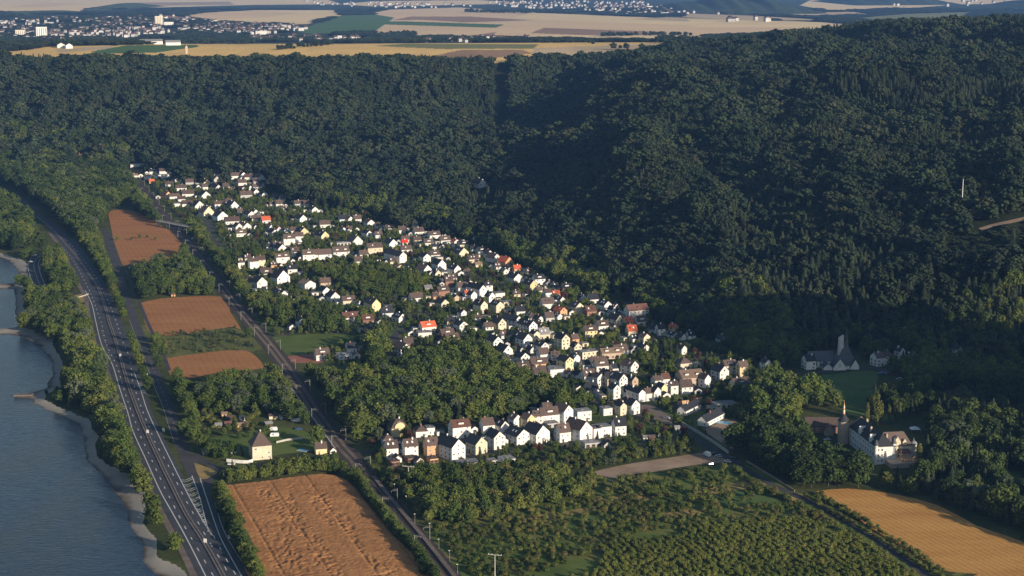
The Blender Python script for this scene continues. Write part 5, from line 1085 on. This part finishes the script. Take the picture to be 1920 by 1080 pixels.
FPOLY = [(PL(p), m) for p, m in ((F1,0),(F2,0),(F3,0),(F4,2),(F5,2),(FB,0),([(503,634),(560,628),(640,626),(690,636),(640,650),(575,664),(535,664)],0),([(538,668),(592,664),(606,676),(596,681),(548,680)],1),
 ([(1070,897),(1130,880),(1190,868),(1270,856),(1330,848),(1378,858),(1368,866),(1300,872),(1230,884),(1150,896),(1085,902)],1),([(1452,706),(1560,702),(1620,694),(1648,702),(1630,728),(1560,738),(1500,738),(1460,722)],1),
 ([(1200,762),(1222,757),(1262,790),(1250,796),(1205,778)],0),([(364,868),(376,872),(408,884),(398,892),(376,899)],0),([(126,557),(160,550),(170,560),(165,567),(130,565)],0),
 ([(1498,770),(1505,815),(1560,840),(1590,848),(1625,885),(1650,897),(1715,895),(1725,830),(1640,785),(1570,765)],0),([(1500,665),(1500,700),(1615,700),(1615,655)],0),([(1318,806),(1345,795),(1380,790),(1392,822),(1372,842)],0),([(505,808),(560,790),(600,815),(590,840),(510,845)],0),([(1865,895),(1930,890),(1930,945),(1890,940)],0),([(200,395),(245,385),(260,395),(205,402)],0))]
def clear(X, Y, r=0.0, houses=True, cam=9.0):
    X = np.asarray(X); Y = np.asarray(Y); ok = ~inpoly(X, Y, hwpoly); ok &= segdist(X, Y, PL(HWL)) > 3+r*.6
    for l, hw in LINES: ok &= segdist(X, Y, l) > hw+r*.5
    for p, m in FPOLY: ok &= ~inpoly(X, Y, p)
    sdv = segdist(X, Y, RIV, True); ok &= ~inpoly(X, Y, RIV) & (sdv > 9+np.minimum(r, 3)*.6)
    if houses:
        k = np.where(ok)[0]
        dx = X[k][:, None]-HX[None, :]; dy = Y[k][:, None]-HY[None, :]; rr = (r[k] if np.ndim(r) else r)
        rr = np.reshape(rr, (-1, 1)) if np.ndim(rr) else rr
        hit = (np.hypot(dx, dy) < HR[None, :]*.85+rr*.8+.5) | ((np.abs(dx) < HR[None, :]*.7+rr*.6) & (dy < 0) & (dy > -(HR[None, :]+cam+rr)))
        kk = np.zeros(len(X), bool); kk[k] = ~hit.any(1); ok &= kk
    return ok
TREES = []      # x y z h w meshlist-key
def zone(poly, s, h0, h1, kinds, wr=(.85,1.15), keep=1.0, far=True, cam=9.0, rowdir=None):
    w_ = PL(poly) if abs(poly[0][0]) < 5000 else poly
    xs = [p[0] for p in w_]; ys = [p[1] for p in w_]
    X, Y = jgrid(min(xs), max(xs), min(ys), max(ys), s)
    k = inpoly(X, Y, w_) & (nr.rand(len(X)) < keep); X = X[k]; Y = Y[k]; H = nr.uniform(h0, h1, len(X)); H *= .8+.45*fbm(X/30, Y/30, 77, 2)
    k = clear(X, Y, H*.3, cam=cam); X, Y, H = X[k], Y[k], H[k]; Z = Zat(X, Y)
    ks = list(kinds); pr = np.array([kinds[q] for q in ks], float); pr /= pr.sum(); ch = nr.choice(len(ks), len(X), p=pr)
    for x, y, z, h, c in zip(X, Y, Z, H, ch):
        q = ks[c]; wr_ = nr.uniform(*wr)
        TREES.append((x, y, z, h, h*wr_*(1.0 if q not in 'cp' else 1.0), q))
BR = {'v':1}; MIX = {'v':12, 'c':2, 's':1}; GARD = {'v':9, 'c':3, 's':1, 'o':.5}
zone([(0,372),(30,390),(52,415),(60,440),(45,462),(30,474),(0,462),(-200,440),(-200,330)], 8.5, 13, 19, {'V':3,'v':1})
zone([(62,425),(80,445),(88,462),(62,470),(48,468)], 6.5, 5, 8, {'V':1})
zone([(-100,285),(60,290),(160,300),(240,318),(250,355),(235,380),(196,400),(190,425),(160,455),(125,430),(90,396),(50,366),(0,340),(-100,318)], 9, 14, 20, {'V':5,'v':2,'c':1,'s':.4})
zone([(78,490),(92,480),(110,468),(128,500),(150,540),(125,552),(90,548),(80,520)], 7, 8, 13, BR)
zone([(42,565),(60,545),(84,562),(120,570),(160,582),(178,640),(198,700),(215,760),(245,825),(262,872),(290,930),(325,1000),(372,1085),(318,1085),(285,1030),(262,980),(244,940),(235,905),(210,880),(185,850),(175,810),(160,770),(118,735),(115,700),(118,670),(90,645),(45,620),(40,595)], 7.2, 10, 16, {'v':10,'s':1.4})
zone([(40,480),(62,478),(58,500),(64,530),(80,560),(50,560),(36,545),(34,510)], 7, 7, 11, BR)
zone([(62,738),(110,725),(160,770),(180,820),(170,830),(150,780)], 6, 4, 8, BR, keep=.5)
zone([(120,418),(180,440),(205,485),(222,540),(240,600),(255,660),(270,700),(283,735),(275,738),(258,690),(244,640),(226,585),(200,530),(176,490),(150,455)], 5.5, 7, 11, BR, keep=.95)
zone([(290,745),(318,800),(334,835),(356,885),(366,888),(344,835),(322,790),(302,745)], 3.2, 4, 6, BR)
zone([(405,915),(418,910),(455,1005),(490,1085),(470,1085),(432,1000)], 4.2, 5, 8.5, BR)
zone([(655,888),(672,890),(720,950),(765,1010),(815,1085),(795,1085),(745,1010),(700,950)], 4.0, 4, 7.5, BR)
zone([(405,888),(460,884),(540,878),(640,862),(660,890),(600,886),(500,898),(420,906)], 4.6, 5, 9, {'v':6,'c':1})
zone([(248,505),(290,500),(345,490),(400,500),(425,545),(420,555),(300,556),(262,566)], 8, 9, 14, MIX)
zone([(250,395),(280,400),(300,425),(345,440),(355,455),(350,490),(335,480),(345,450),(290,420),(262,405)], 7.5, 8, 13, BR)
zone([(250,345),(262,340),(290,395),(320,430),(300,432),(270,410),(250,395)], 7.5, 10, 15, BR)
zone([(355,425),(385,440),(395,470),(430,500),(480,570),(520,640),(510,640),(470,590),(420,525),(385,480),(360,448)], 7, 8, 13, BR)
zone([(318,738),(400,732),(470,722),(505,705),(540,725),(575,775),(560,800),(500,780),(420,778),(350,775),(330,755)], 7.4, 8, 13, MIX)
zone([(262,640),(300,640),(306,660),(290,672),(272,665)], 6, 5, 9, BR, keep=.6)
zone([(300,690),(340,745),(352,800),(372,850),(386,858),(380,830),(365,780),(345,730)], 7.5, 8, 13, BR)
zone([(360,775),(480,775),(500,790),(480,812),(370,815)], 6, 2.5, 5, {'b':3,'v':1}, keep=.55)
zone([(560,770),(580,775),(625,840),(600,850),(575,820)], 6.5, 8, 13, BR)
zone([(385,845),(470,850),(440,862),(400,868)], 5.5, 6, 11, {'v':2,'c':1}, keep=.8)
zone([(285,629),(440,615),(492,655),(380,662),(305,670)], 5, 1.6, 3.6, {'s':1,'b':1}, keep=.5)
zone([(425,560),(445,570),(500,650),(500,662),(470,640),(440,610)], 5.5, 4, 8, BR)
zone([(558,700),(590,712),(650,710),(705,700),(790,676),(860,665),(930,680),(990,720),(1070,745),(1110,765),(1050,775),(960,785),(880,793),(800,800),(740,800),(700,815),(668,830),(640,800),(600,745)], 6.6, 9, 15, MIX, cam=4)
zone([(700,630),(735,620),(735,700),(700,695),(690,660)], 6.5, 9, 15, BR)
VILL = [(262,325),(420,318),(500,330),(560,370),(700,405),(860,440),(960,480),(1060,510),(1120,545),(1240,580),(1330,620),(1420,680),(1440,740),(1380,790),(1300,840),(1250,870),(1120,850),(960,870),(840,880),(700,870),(690,830),(760,790),(1000,780),(1100,765),(1050,740),(990,710),(950,680),(860,650),(700,680),(640,690),(560,660),(500,630),(470,580),(430,520),(395,460),(330,400)]
zone(VILL, 6.8, 3.6, 7.2, GARD, keep=.62, cam=11)
zone(VILL, 6.2, 1.5, 3.0, {'b':3,'v':1}, keep=.75, cam=4)
zone([(590,515),(700,505),(800,525),(790,555),(700,562),(640,545),(600,530)], 7, 8, 12, {'v':3,'c':2}, cam=16)
zone([(455,530),(480,552),(520,572),(560,580),(650,590),(700,600),(640,625),(560,625),(500,600)], 7, 8, 12, {'v':4,'c':2}, cam=16)
zone([(470,330),(560,340),(640,360),(760,390),(880,440),(960,470),(1040,490),(1140,520),(1160,560),(1080,545),(980,500),(880,455),(760,415),(640,395),(540,365)], 8, 10, 16, {'v':6,'c':1})
zone([(1190,572),(1260,562),(1440,600),(1500,650),(1900,640),(1960,690),(1960,740),(1720,735),(1660,690),(1500,690),(1440,690),(1330,640),(1230,600)], 7.5, 9, 15, {'v':6,'c':3}, cam=10)
zone([(1430,720),(1450,712),(1500,740),(1560,745),(1590,785),(1520,775),(1490,800),(1440,800),(1400,790),(1420,750)], 8, 10, 17, BR, keep=.9)
zone([(1330,750),(1440,740),(1440,800),(1390,800),(1350,780)], 6, 6, 10, MIX, keep=.8)
zone([(1385,830),(1440,826),(1480,845),(1500,872),(1560,884),(1625,902),(1650,925),(1540,912),(1500,922),(1430,880),(1375,852)], 9, 14, 19, {'V':1}, cam=0)
zone([(1480,800),(1505,812),(1530,850),(1600,870),(1630,895),(1560,882),(1500,868),(1470,835)], 8, 8, 11.5, {'v':1}, cam=0)
zone([(1650,918),(1655,903),(1720,898),(1740,905),(1720,930)], 7, 6, 10, {'v':3,'c':1}, cam=0)
zone([(1735,860),(1745,800),(1780,770),(1960,735),(2060,760),(2060,1000),(1960,1010),(1880,985),(1800,955),(1715,925)], 7.8, 10, 17, {'V':5,'c':5,'s':.5}, cam=0)
zone([(1950,1012),(2080,1000),(2160,1070),(1990,1035)], 8, 12, 18, {'V':2,'c':1}, cam=0)
zone([(1620,750),(1660,742),(1740,742),(1750,770),(1700,785),(1640,780)], 7.5, 9, 14, {'V':2,'c':1}, cam=14)
zone([(760,895),(860,885),(960,885),(1060,905),(1120,910),(1090,935),(980,960),(880,985),(800,975)], 5.2, 6, 10.5, {'v':6,'b':2})
zone([(1060,860),(1120,848),(1240,850),(1310,838),(1290,850),(1200,866),(1120,880),(1040,885),(960,880)], 4.6, 3, 6.5, {'v':3,'b':4,'s':1})
zone([(700,880),(760,895),(800,975),(870,1085),(820,1085),(770,1000),(720,930)], 5, 4, 7.5, {'v':2,'b':2})
zone([(1060,905),(1380,880),(1500,940),(1400,960),(1200,960),(1090,940)], 5.2, 2.5, 5.5, {'b':4,'v':1}, keep=.55)
zone([(880,985),(1090,940),(1300,958),(1500,945),(1560,980),(1380,985),(1200,1000),(1000,1085),(870,1085),(800,985)], 3.6, 1.8, 3.6, {'b':6,'v':1}, keep=.74)
zone([(1520,936),(1640,1002),(1755,1078),(1775,1074),(1655,992),(1535,925)], 2.6, 1.8, 3.2, {'b':1})
zone([(1380,880),(1440,912),(1540,966),(1640,1024),(1700,1066),(1690,1068),(1620,1024),(1530,975),(1430,920),(1370,885)], 2.6, 1.5, 2.8, {'b':1}, keep=.8)
def hedgeline(px, sp_, h0, h1, q, jit=.8):
    L_ = smooth(V2(px), sp_)
    for p in L_:
        h = rng.uniform(h0, h1); TREES.append((p.x+rng.uniform(-jit, jit), p.y+rng.uniform(-jit, jit), 0, h, h*rng.uniform(.95, 1.3), q))
hedgeline([(660,893),(690,930),(735,988),(775,1037),(818,1092)], 2.6, 4.5, 7.5, 'v', 1.2); hedgeline([(672,905),(720,968),(770,1030)], 3.4, 2.5, 4, 'v', 1.0)
hedgeline([(409,918),(430,965),(455,1020),(486,1088)], 2.6, 5, 8, 'v', 1.5); hedgeline([(401,925),(421,975),(446,1030),(470,1078)], 3.4, 3, 5, 'v', 1)
hedgeline([(1512,932),(1560,962),(1640,1008),(1700,1046),(1768,1088)], 2.2, 1.8, 3.2, 'b', .6)
hedgeline([(430,905),(500,894),(560,886),(640,880)], 3, 4.5, 7, 'v', 2); hedgeline([(690,868),(722,905),(745,935)], 4.5, 2.5, 4.5, 'v', 1)
hedgeline([(395,818),(470,822),(500,812)], 5, 3, 6, 'v', 3); hedgeline([(370,790),(400,776),(470,768),(540,775)], 5, 3.5, 7, 'v', 4)
# orchard rows
ot = Vector(P(1745,1085))-Vector(P(1440,905)); oa = math.atan2(ot.y, ot.x)
OP = PL([(1000,1095),(1150,1012),(1320,985),(1450,975),(1560,985),(1640,1030),(1730,1085)])
gx, gy = np.meshgrid(np.arange(-260,260,2.5), np.arange(-260,260,3.5), indexing='ij'); c0 = P(1350,1030)
ox = c0[0]+gx*math.cos(oa)-gy*math.sin(oa); oy = c0[1]+gx*math.sin(oa)+gy*math.cos(oa); ox = (ox+nr.uniform(-.9,.9,ox.shape)).ravel(); oy = (oy+nr.uniform(-.9,.9,oy.shape)).ravel()
k = inpoly(ox, oy, OP) & clear(ox, oy, 0.5, False) & (nr.rand(len(ox)) < .94) & ((vnoise(ox/34, oy/34, 55) > .16)); ORCH = np.stack([ox[k], oy[k], np.zeros(k.sum()), nr.uniform(2.2,3.6,k.sum()), nr.uniform(2.5,3.9,k.sum()), nr.randint(0,3,k.sum())], 1)
instancer('orchard_rows', ORCH, C_ORC, 'dense rows of small bright green orchard trees at the bottom', 'orchard')
# specials placed by eye
def at(x, y, h, w_, q):
    X, Y = P(x, y); TREES.append((X, Y, 0, h, w_, q))
for x, h in ((1634,17),(1645,19),(1652,14),(1678,15),(1686,13),(1626,13),(1667,12)): at(x, 795-(x % 5), h, h*1.0, 'p')
for x, y, h in ((1723,880,15),(1245,660,12),(1257,664,13),(1269,668,10),(900,862,9),(436,885,8),(1120,833,9),(1765,905,13),(1830,890,17),(1845,915,19),(1250,840,8),(1860,800,20)): at(x, y, h, h*1.05, 'c' if x != 1723 else 'p')
for x, y, h, q in ((1455,850,20,'V'),(1430,832,18,'V'),(1535,905,18,'V'),(1500,900,18,'V'),(1600,905,14,'V'),(1560,908,17,'V'),(1765,880,15,'s'),(1795,868,16,'s'),(1245,818,7,'o'),(700,690,15,'v'),(724,665,13,'v'),(825,612,14,'v'),(768,590,11,'v'),(345,820,12,'v'),(296,690,10,'v'),(1340,700,12,'v'),(1255,705,12,'v'),(905,640,9,'v'),(1010,560,8,'v'),(1270,800,9,'v'),(760,818,7,'v')): at(x, y, h, h*1.05, q)
for x, y, h in ((221,451,5),(247,450,4),(262,447,5),(276,446,3.5),(292,450,4),(296,640,8),(288,668,8),(306,665,7)): at(x, y, h, h*1.05, 'v')
# the 300 trees that show largest are things of their own; the rest stand in one object per wood
T = TREES
app = []
for i, t in enumerate(T):
    q = proj(t[0], t[1], t[2]); vis = -20 < q[0] < 1940 and 0 < q[1] < 1110
    app.append((t[3]*scale_at(t[0], t[1]) if vis and t[5] != 'b' else 0)*(1.25 if t[5] in 'p' else 1))
order = np.argsort(-np.array(app)); nb = 0; nc = 0; solo = set()
for i in order:
    q = T[i][5]
    if q in 'vVso' and nb < 290: nb += 1; solo.add(int(i))
    elif q in 'cp' and nc < 45 and app[i] > 0: nc += 1; solo.add(int(i))
items = []
ML = dict(v=C_VAL, V=C_BIG, s=C_SIL, o=C_COP, c=C_CON, p=C_POP)
for i in sorted(solo):
    x, y, z, h, w_, q = T[i]; nm = {'c':'conifer_tree','p':'poplar_tree'}.get(q, 'broadleaf_tree')
    r = empty(nm, (x, y, z), rng.uniform(0, 6.28)); r['category'] = 'tree'; r['group'] = {'c':'dark conifers','p':'slender poplars'}.get(q, 'single broadleaf trees in the valley')
    c = mobj('crown', rng.choice(ML[q]), r); c.scale = (w_, w_, h); t_ = mobj('trunk', TRUNKC if q in 'cp' else TRUNK, r); t_.scale = (w_, w_, h)
    px_, py_ = proj(x, y, z)
    size = 'towering' if h > 17 else ('tall' if h > 12.5 else ('middling' if h > 9.5 else 'low'))
    spread = 'broad' if w_/h > 1.07 else ('upright' if w_/h < .95 else 'round')
    ph = {'c':'dark conifer','p':'slender pale poplar','s':'silvery grey-green tree','o':'copper-leaved tree'}.get(q) or f'{spread} green tree'
    items.append((r, px_, py_, f'{size} {ph}'))
rank_labels(items, '{ph}, {o} to the {l}')
RI = dict(v=(0,5), c=(5,3), s=(8,1), o=(9,1), b=(10,3), V=(13,4), p=(17,2)); ALL = C_VAL+C_CON+C_SIL+C_COP+C_BUSH+C_BIG+C_POP
def rest(name, cond, label, cat='trees'):
    pts = [(t[0], t[1], t[2], t[3], t[4], RI[t[5]][0]+rng.randrange(RI[t[5]][1])) for i, t in enumerate(T) if i not in solo and cond(t)]
    instancer(name, pts, ALL, label, cat)
px_of = {}
def isb(t): return t[5] == 'b'
def river(t): q = proj(t[0], t[1], 0); return q[0] < 0.30*q[1]+75 or (q[1] < 470 and q[0] < 240)
rest('undergrowth', isb, 'bushes and scrub between gardens, fields and orchard', 'bushes')
rest('riverside_wood', lambda t: not isb(t) and river(t), 'green wood along the river bank and slip road')
rest('garden_trees', lambda t: not isb(t) and not river(t), 'garden and park trees standing between the village houses')
# ------------------------------------------------------------------ the forest on the hills
X, Y = jgrid(-1150, 900, 2000, 3300, 10.2, .5)
X3, Y3 = jgrid(-700, 900, 900, 2000, 8.3, .5); X = np.concatenate([X, X3]); Y = np.concatenate([Y, Y3])
X2, Y2 = jgrid(-1150, 900, 2000, 3300, 21, .5); X = np.concatenate([X, X2]); Y = np.concatenate([Y, Y2]); X = np.clip(X, -3000, 3000)
k = (np.abs(X/Y) < .40) & (Y > 900); X, Y = X[k], Y[k]
Z = Zat(X, Y); cr = np.interp(X/Y, [(c-960)/3130 for c, d in CREST], [d for c, d in CREST])
k = (Z > 1.6) & (Y < cr+18*(fbm(X/60, Y/60, 8, 2)-.5)); X, Y, Z = X[k], Y[k], Z[k]
qx, qy = [], []
dd = Y*cp-(Z-HC)*sp; qx = 960+F*X/dd; qy = 540-F*(Y*sp+(Z-HC)*cp)/dd
cutx = X/Y; strip_ = (np.abs(cutx-(942-960)/3130) < .0050*(1+.5*np.clip((2600-Y)/400,0,1))) & (Y > 2440)
hh = np.hypot(X-P(905,352)[0], 0)
hx, hy, hz = Dhit(905, 353); lone = (np.abs(X-hx) < 13) & (Y < hy+12) & (Y > hy-75)
mx_, my_, mz_ = Dhit(1803,398)
TRK = [Vector(Dhit(*p)[:2]) for p in ((1838,432),(1860,424),(1890,418),(1925,410),(1960,402))]
track = segdist(X, Y, [tuple(p) for p in TRK]) < 9
TR2 = (segdist(X, Y+45, [tuple(p) for p in TRK]) < 42) & (X > 340)
k = ~(strip_ | lone | track) & clear(X, Y, 3.0, True, cam=26)
cr = np.interp(X/Y, [(c-960)/3130 for c, d in CREST], [d for c, d in CREST])
X, Y, Z, qx, qy, low, crs = X[k], Y[k], Z[k], qx[k], qy[k], TR2[k], cr[k]
n1 = fbm(X/120, Y/120, 61, 3); con = (n1 > .66)
sp1 = inpoly(qx, qy, [(1500,150),(1620,150),(1930,165),(1930,215),(1640,215),(1560,195)]); sp2 = inpoly(qx, qy, [(960,115),(1160,130),(1210,180),(1160,200),(990,190)]); sp3 = inpoly(qx, qy, [(760,120),(940,120),(940,220),(830,240),(720,190)])
sp4 = inpoly(qx, qy, [(1250,95),(1560,60),(1700,120),(1400,150)]) ; sp5 = inpoly(qx, qy, [(1330,450),(1600,420),(1700,500),(1500,540)])
rr = nr.rand(len(X)); con = (con & (rr < .5)) | (sp1 & (rr < .92)) | (sp2 & (rr < .7)) | (sp3 & (rr < .55)) | (sp4 & (rr < .5)) | (sp5 & (rr < .35)) | (rr < .03)
H = nr.uniform(11, 20, len(X))*(.7+.6*fbm(X/38, Y/38, 71, 2))*np.interp(Y, [1200, 1900, 2300], [.78, .85, 1.15]); W_ = H*nr.uniform(.85, 1.2, len(X)); big = nr.rand(len(X)) < .14; H[big] *= 1.25; W_[big] *= 1.45; sm = nr.rand(len(X)) < .2; H[sm] *= .75; W_[sm] *= .6
H[low] *= .33; H *= np.where(X/Y < .10, np.interp(crs-Y, [0, 90], [.6, 1.0]), np.interp(crs-Y, [0, 120, 300], [.6, .75, 1.0])); lowl = (np.abs(X-hx) < 16) & (Y < hy) & (Y > hy-150); H[lowl] *= .4
H[con] = nr.uniform(13, 19, con.sum()); W_[con] = H[con]*1.5
pk = np.where(con, 6+nr.randint(0, 3, len(X)), nr.randint(0, 6, len(X)))
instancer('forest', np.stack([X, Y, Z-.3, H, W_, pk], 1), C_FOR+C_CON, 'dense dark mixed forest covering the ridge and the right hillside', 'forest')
print('forest', len(X), 'solo', nb, nc, 'trees', len(T), 'orch', len(ORCH))
# off-frame wood on the added mound that throws its shade into the valley
X, Y = jgrid(400, 900, 650, 1250, 13); Z = Zat(X, Y); k = (Z > 4) & (X/Y >= .40); X, Y, Z = X[k], Y[k], Z[k]; H = nr.uniform(13,19,len(X))
instancer('shade_mound_wood', np.stack([X, Y, Z-.3, H, H*1.2, nr.randint(0,5,len(X))], 1), C_FOR, 'unseen forest on the mound added to shade the valley', 'forest')
mb = MB(); strip(mb, smooth([tuple(p) for p in TRK], 10), 6, .4, drape=True); tag(mb.build('forest_track', ['gravel_lot']), 'pale forest track cut into the right hillside', 'track', kind='structure')
# ------------------------------------------------------------------ far plain: woods, hedges, towns
fu = nr.uniform(-.36, .36, 60000); fy = np.exp(nr.uniform(math.log(2900), math.log(9500), 60000)); fx = fu*fy
crf = np.interp(fu, [(c-960)/3130 for c, d in CREST], [d for c, d in CREST]); fz = Zat(fx, fy); dd = fy*cp-(fz-HC)*sp; qx = 960+F*fx/dd; qy = 540-F*(fy*sp+(fz-HC)*cp)/dd
inf = np.zeros(len(fx), bool)
for poly, c in FARF: inf |= inpoly(qx, qy, poly)
patch = fbm(fx/260, fy/500, 91, 3) > .42
k = (fy > crf+40) & ~inf & patch; fx, fy, fz = fx[k], fy[k], fz[k]
pts = list(np.stack([fx, fy, fz-1, nr.uniform(7,12,len(fx)), nr.uniform(18,36,len(fx))*(1+fy/7000), nr.randint(0,5,len(fx))], 1))
def farline(px, n, h, sprd):
    for _ in range(n):
        t = rng.uniform(0, len(px)-1.001); i = int(t); a, b = px[i], px[i+1]; f_ = t-i
        x, y, z = Dhit(a[0]+(b[0]-a[0])*f_, a[1]+(b[1]-a[1])*f_+rng.uniform(-sprd, sprd)); hh_ = rng.uniform(.7,1.2)*h; pts.append((x, y, z-.5, hh_, hh_*rng.uniform(1.1,1.8), rng.randrange(5)))
farline([(0,80),(60,84),(170,80)], 60, 12, 2); farline([(180,80),(300,79),(380,82),(480,82)], 120, 12, 1.5); farline([(515,93),(560,90),(600,86),(625,83)], 40, 9, 1.5); farline([(700,79),(790,80),(900,76),(1000,79),(1060,80)], 200, 9, 1)
farline([(700,72),(740,68),(780,66)], 70, 14, 2); farline([(1130,68),(1180,67),(1240,66),(1300,68)], 50, 12, 1); farline([(1232,80),(1260,78),(1300,80),(1320,86)], 60, 14, 3); farline([(868,23),(940,24),(1000,25)], 60, 18, .8); farline([(210,85),(225,86)], 4, 10, .5)
for x, y, h in ((1150,93,14),(1163,92,8),(1174,93,13),(1203,93,12),(1105,82,10),(1112,84,8),(868,70,9)): 
    a = Dhit(x, y); pts.append((*a, h, h*1.3, 0))
instancer('far_woods', np.array(pts), C_FOR, 'hedgerows, groves and wooded suburbs scattered over the far plain', 'woods')
noise_mat('render_far', (.26,.26,.26), (.56,.55,.54), .02)
TOWN = [([(0,40),(120,34),(330,45),(300,66),(120,78),(0,74)], 204, 1), ([(170,36),(330,30),(440,45),(340,62),(200,56)], 117, 1), ([(360,58),(420,46),(570,50),(575,57),(480,66),(380,64)], 142, 1.1), ([(460,70),(640,70),(700,75),(620,80),(480,78)], 55, 1), ([(0,44),(60,40),(70,58),(0,62)], 9, 1.2),
        ([(560,2),(700,6),(900,10),(860,16),(700,16),(600,10)], 68, 1.2), ([(880,4),(1100,2),(1240,6),(1200,20),(1000,18)], 142, 1.3), ([(1030,12),(1280,12),(1400,26),(1180,30)], 93, 1.2), ([(1350,38),(1450,36),(1460,44),(1360,44)], 8, 1.5), ([(800,70),(990,71),(990,80),(800,80)], 27, .9), ([(1640,8),(1920,0),(1920,10),(1700,14)], 18, 1.5), ([(80,60),(330,58),(330,70),(90,72)], 43, 1.2)]
V = []; Fq = []; mi = []; off = 0
bm_v = []; tb = MB()
for poly, n, sz in TOWN:
    xs = [p[0] for p in poly]; ys = [p[1] for p in poly]; c = 0
    while c < n:
        px_, py_ = rng.uniform(min(xs), max(xs)), rng.uniform(min(ys), max(ys))
        if not inpoly(np.array([px_]), np.array([py_]), poly)[0]: continue
        c += 1; x, y, z = Dhit(px_, py_); big = rng.random() < (.08 if n > 45 else 0)
        w_ = (rng.uniform(18,36) if big else rng.uniform(7.5,12))*sz; l_ = rng.uniform(9,14)*sz; h_ = rng.uniform(5,8)*sz*1.3; a_ = R(rng.choice((18,20,25,-60,30))); t = MB()
        t.box(-w_/2, w_/2, -l_/2, l_/2, -4, h_); rs_ = 0 if big else l_*.35
        if rs_: t.add([(-w_/2-.3,-l_/2-.3,h_+.02),(w_/2+.3,-l_/2-.3,h_+.02),(w_/2+.3,l_/2+.3,h_+.02),(-w_/2-.3,l_/2+.3,h_+.02),(-w_/2,0,h_+rs_),(w_/2,0,h_+rs_)], [(0,1,5,4),(1,2,5),(2,3,4,5),(3,0,4)], 1 if rng.random() < .8 else 2)
        else: t.box(-w_/2, w_/2, -l_/2, l_/2, h_+.01, h_+.5, 3)
        ca_, sa_ = math.cos(a_), math.sin(a_); t.v = [(x+p[0]*ca_-p[1]*sa_, y+p[0]*sa_+p[1]*ca_, z+p[2]) for p in t.v]
        nb_ = len(tb.v); tb.v += t.v; tb.f += [tuple(i+nb_ for i in f) for f in t.f]; tb.m += t.m
tag(tb.build('far_town', ['render_far', 'tiles_b', 'tiles_x', 'tiles_g']), 'pale houses and sheds of the distant towns on the plain', 'town', kind='stuff')
hr = []
for px_, py_, w_, h_, lab in ((38,70,30,22,'pair of pale slab blocks far left in the distant town, lower one'),(78,72,32,34,'tall white slab block in the distant town at far left'),(298,50,30,38,'cream tower block in the distant town above the long wood'),(316,51,34,18,'low white block beside the distant cream tower block')):
    x, y, z = Dhit(px_, py_); r = empty('tower_block', (x, y, z), R(22)); r['category'] = 'tower block'; r['label'] = lab
    d = MB(); d.box(-w_/2, w_/2, -8, 8, -4, h_); d.build('wall', ['render_w' if w_ > 31 else 'render_c'], r); d = MB(); d.box(-w_/2-.4, w_/2+.4, -8.4, 8.4, h_+.01, h_+1.2); d.build('roof', ['concrete'], r)
    for k in range(5): d = MB(); q = -w_/2+(k+.5)*w_/5; d.box(q-1.2, q+1.2, -8.1, -8.002, 1, h_-2); d.build('window_strip', ['tiles_g'], r)
for px_, py_, w_, lab in ((284,83,46,'pale low farm halls on the plateau edge in front of the green field'),(325,85,30,'smaller pale farm shed on the plateau edge'),(115,90,15,'white gabled farmhouse on the plateau, left one of two'),(130,91,13,'white gabled farmhouse on the plateau, right one of two'),(350,101,4.5,'small stone lookout tower at the top of the wooded ridge')):
    x, y, z = Dhit(px_, py_); r = empty('farm_building' if w_ > 6 else 'lookout_tower', (x, y, z), R(20)); r['category'] = 'building' if w_ > 6 else 'tower'; r['label'] = lab
    gable_block(r, -w_/2, w_/2, 0, min(w_, 14), 6 if w_ > 6 else 13, 4 if w_ > 6 else 3, 'render_w' if w_ > 6 else 'render_t', 'tiles_g' if w_ > 20 else 'tiles_x', 'y' if w_ < 20 else 'x')
# distant wooded hills on the horizon
def far_hill(px0, px1, D, hgt, z0=60, lab=''):
    xa, xb = (px0-960)/3130*D, (px1-960)/3130*D; n = 60; m = 18; V = []; 
    for j in range(m+1):
        for i in range(n+1):
            u = i/n; v = j/m; V.append((xa+(xb-xa)*u, D+(v-.1)*1800, z0-3+hgt*(math.sin(math.pi*u)**.8)*(math.sin(math.pi*v)**.7)*(1+.14*math.sin(u*23+D)+.08*math.sin(u*61))))
    Q = np.array([(j*(n+1)+i, j*(n+1)+i+1, (j+1)*(n+1)+i+1, (j+1)*(n+1)+i) for j in range(m) for i in range(n)])
    tag(mobj('hills', np_mesh('hills', np.array(V), Q, ['far_wood'], True)), lab, 'hill', kind='structure')
noise_mat('far_wood', (.028,.042,.022), (.055,.072,.035), .02, detail=8, bump=6, bscale=.03)
far_hill(1240, 1560, 8600, 75, 62, 'low wooded hill on the hazy plain'); far_hill(1580, 1800, 10800, 62, 66, 'second wooded hill near the horizon'); far_hill(-60, 30, 7200, 26, 70, 'dark grove rise at the far left'); far_hill(150, 215, 9000, 30, 66, 'small wooded knoll on the far fields'); far_hill(1900,2300,9000,60,66,'wooded rise on the far right of the plain')
# ------------------------------------------------------------------ haze
hz = MB(); hz.box(-18500, 18500, -60, 15700, -7.5, 300)
m = bpy.data.materials.new('haze'); m.use_nodes = True; t = m.node_tree; t.nodes.clear()
pv = t.nodes.new('ShaderNodeVolumePrincipled'); pv.inputs['Color'].default_value = (.20,.44,1,1); pv.inputs['Density'].default_value = HAZE; pv.inputs['Anisotropy'].default_value = 0.0
mo = t.nodes.new('ShaderNodeOutputMaterial'); t.links.new(pv.outputs[0], mo.inputs['Volume']); MATS['haze'] = m
o = hz.build('haze', ['haze']); tag(o, 'thin blue evening haze over the valley and plain', 'haze', kind='stuff')
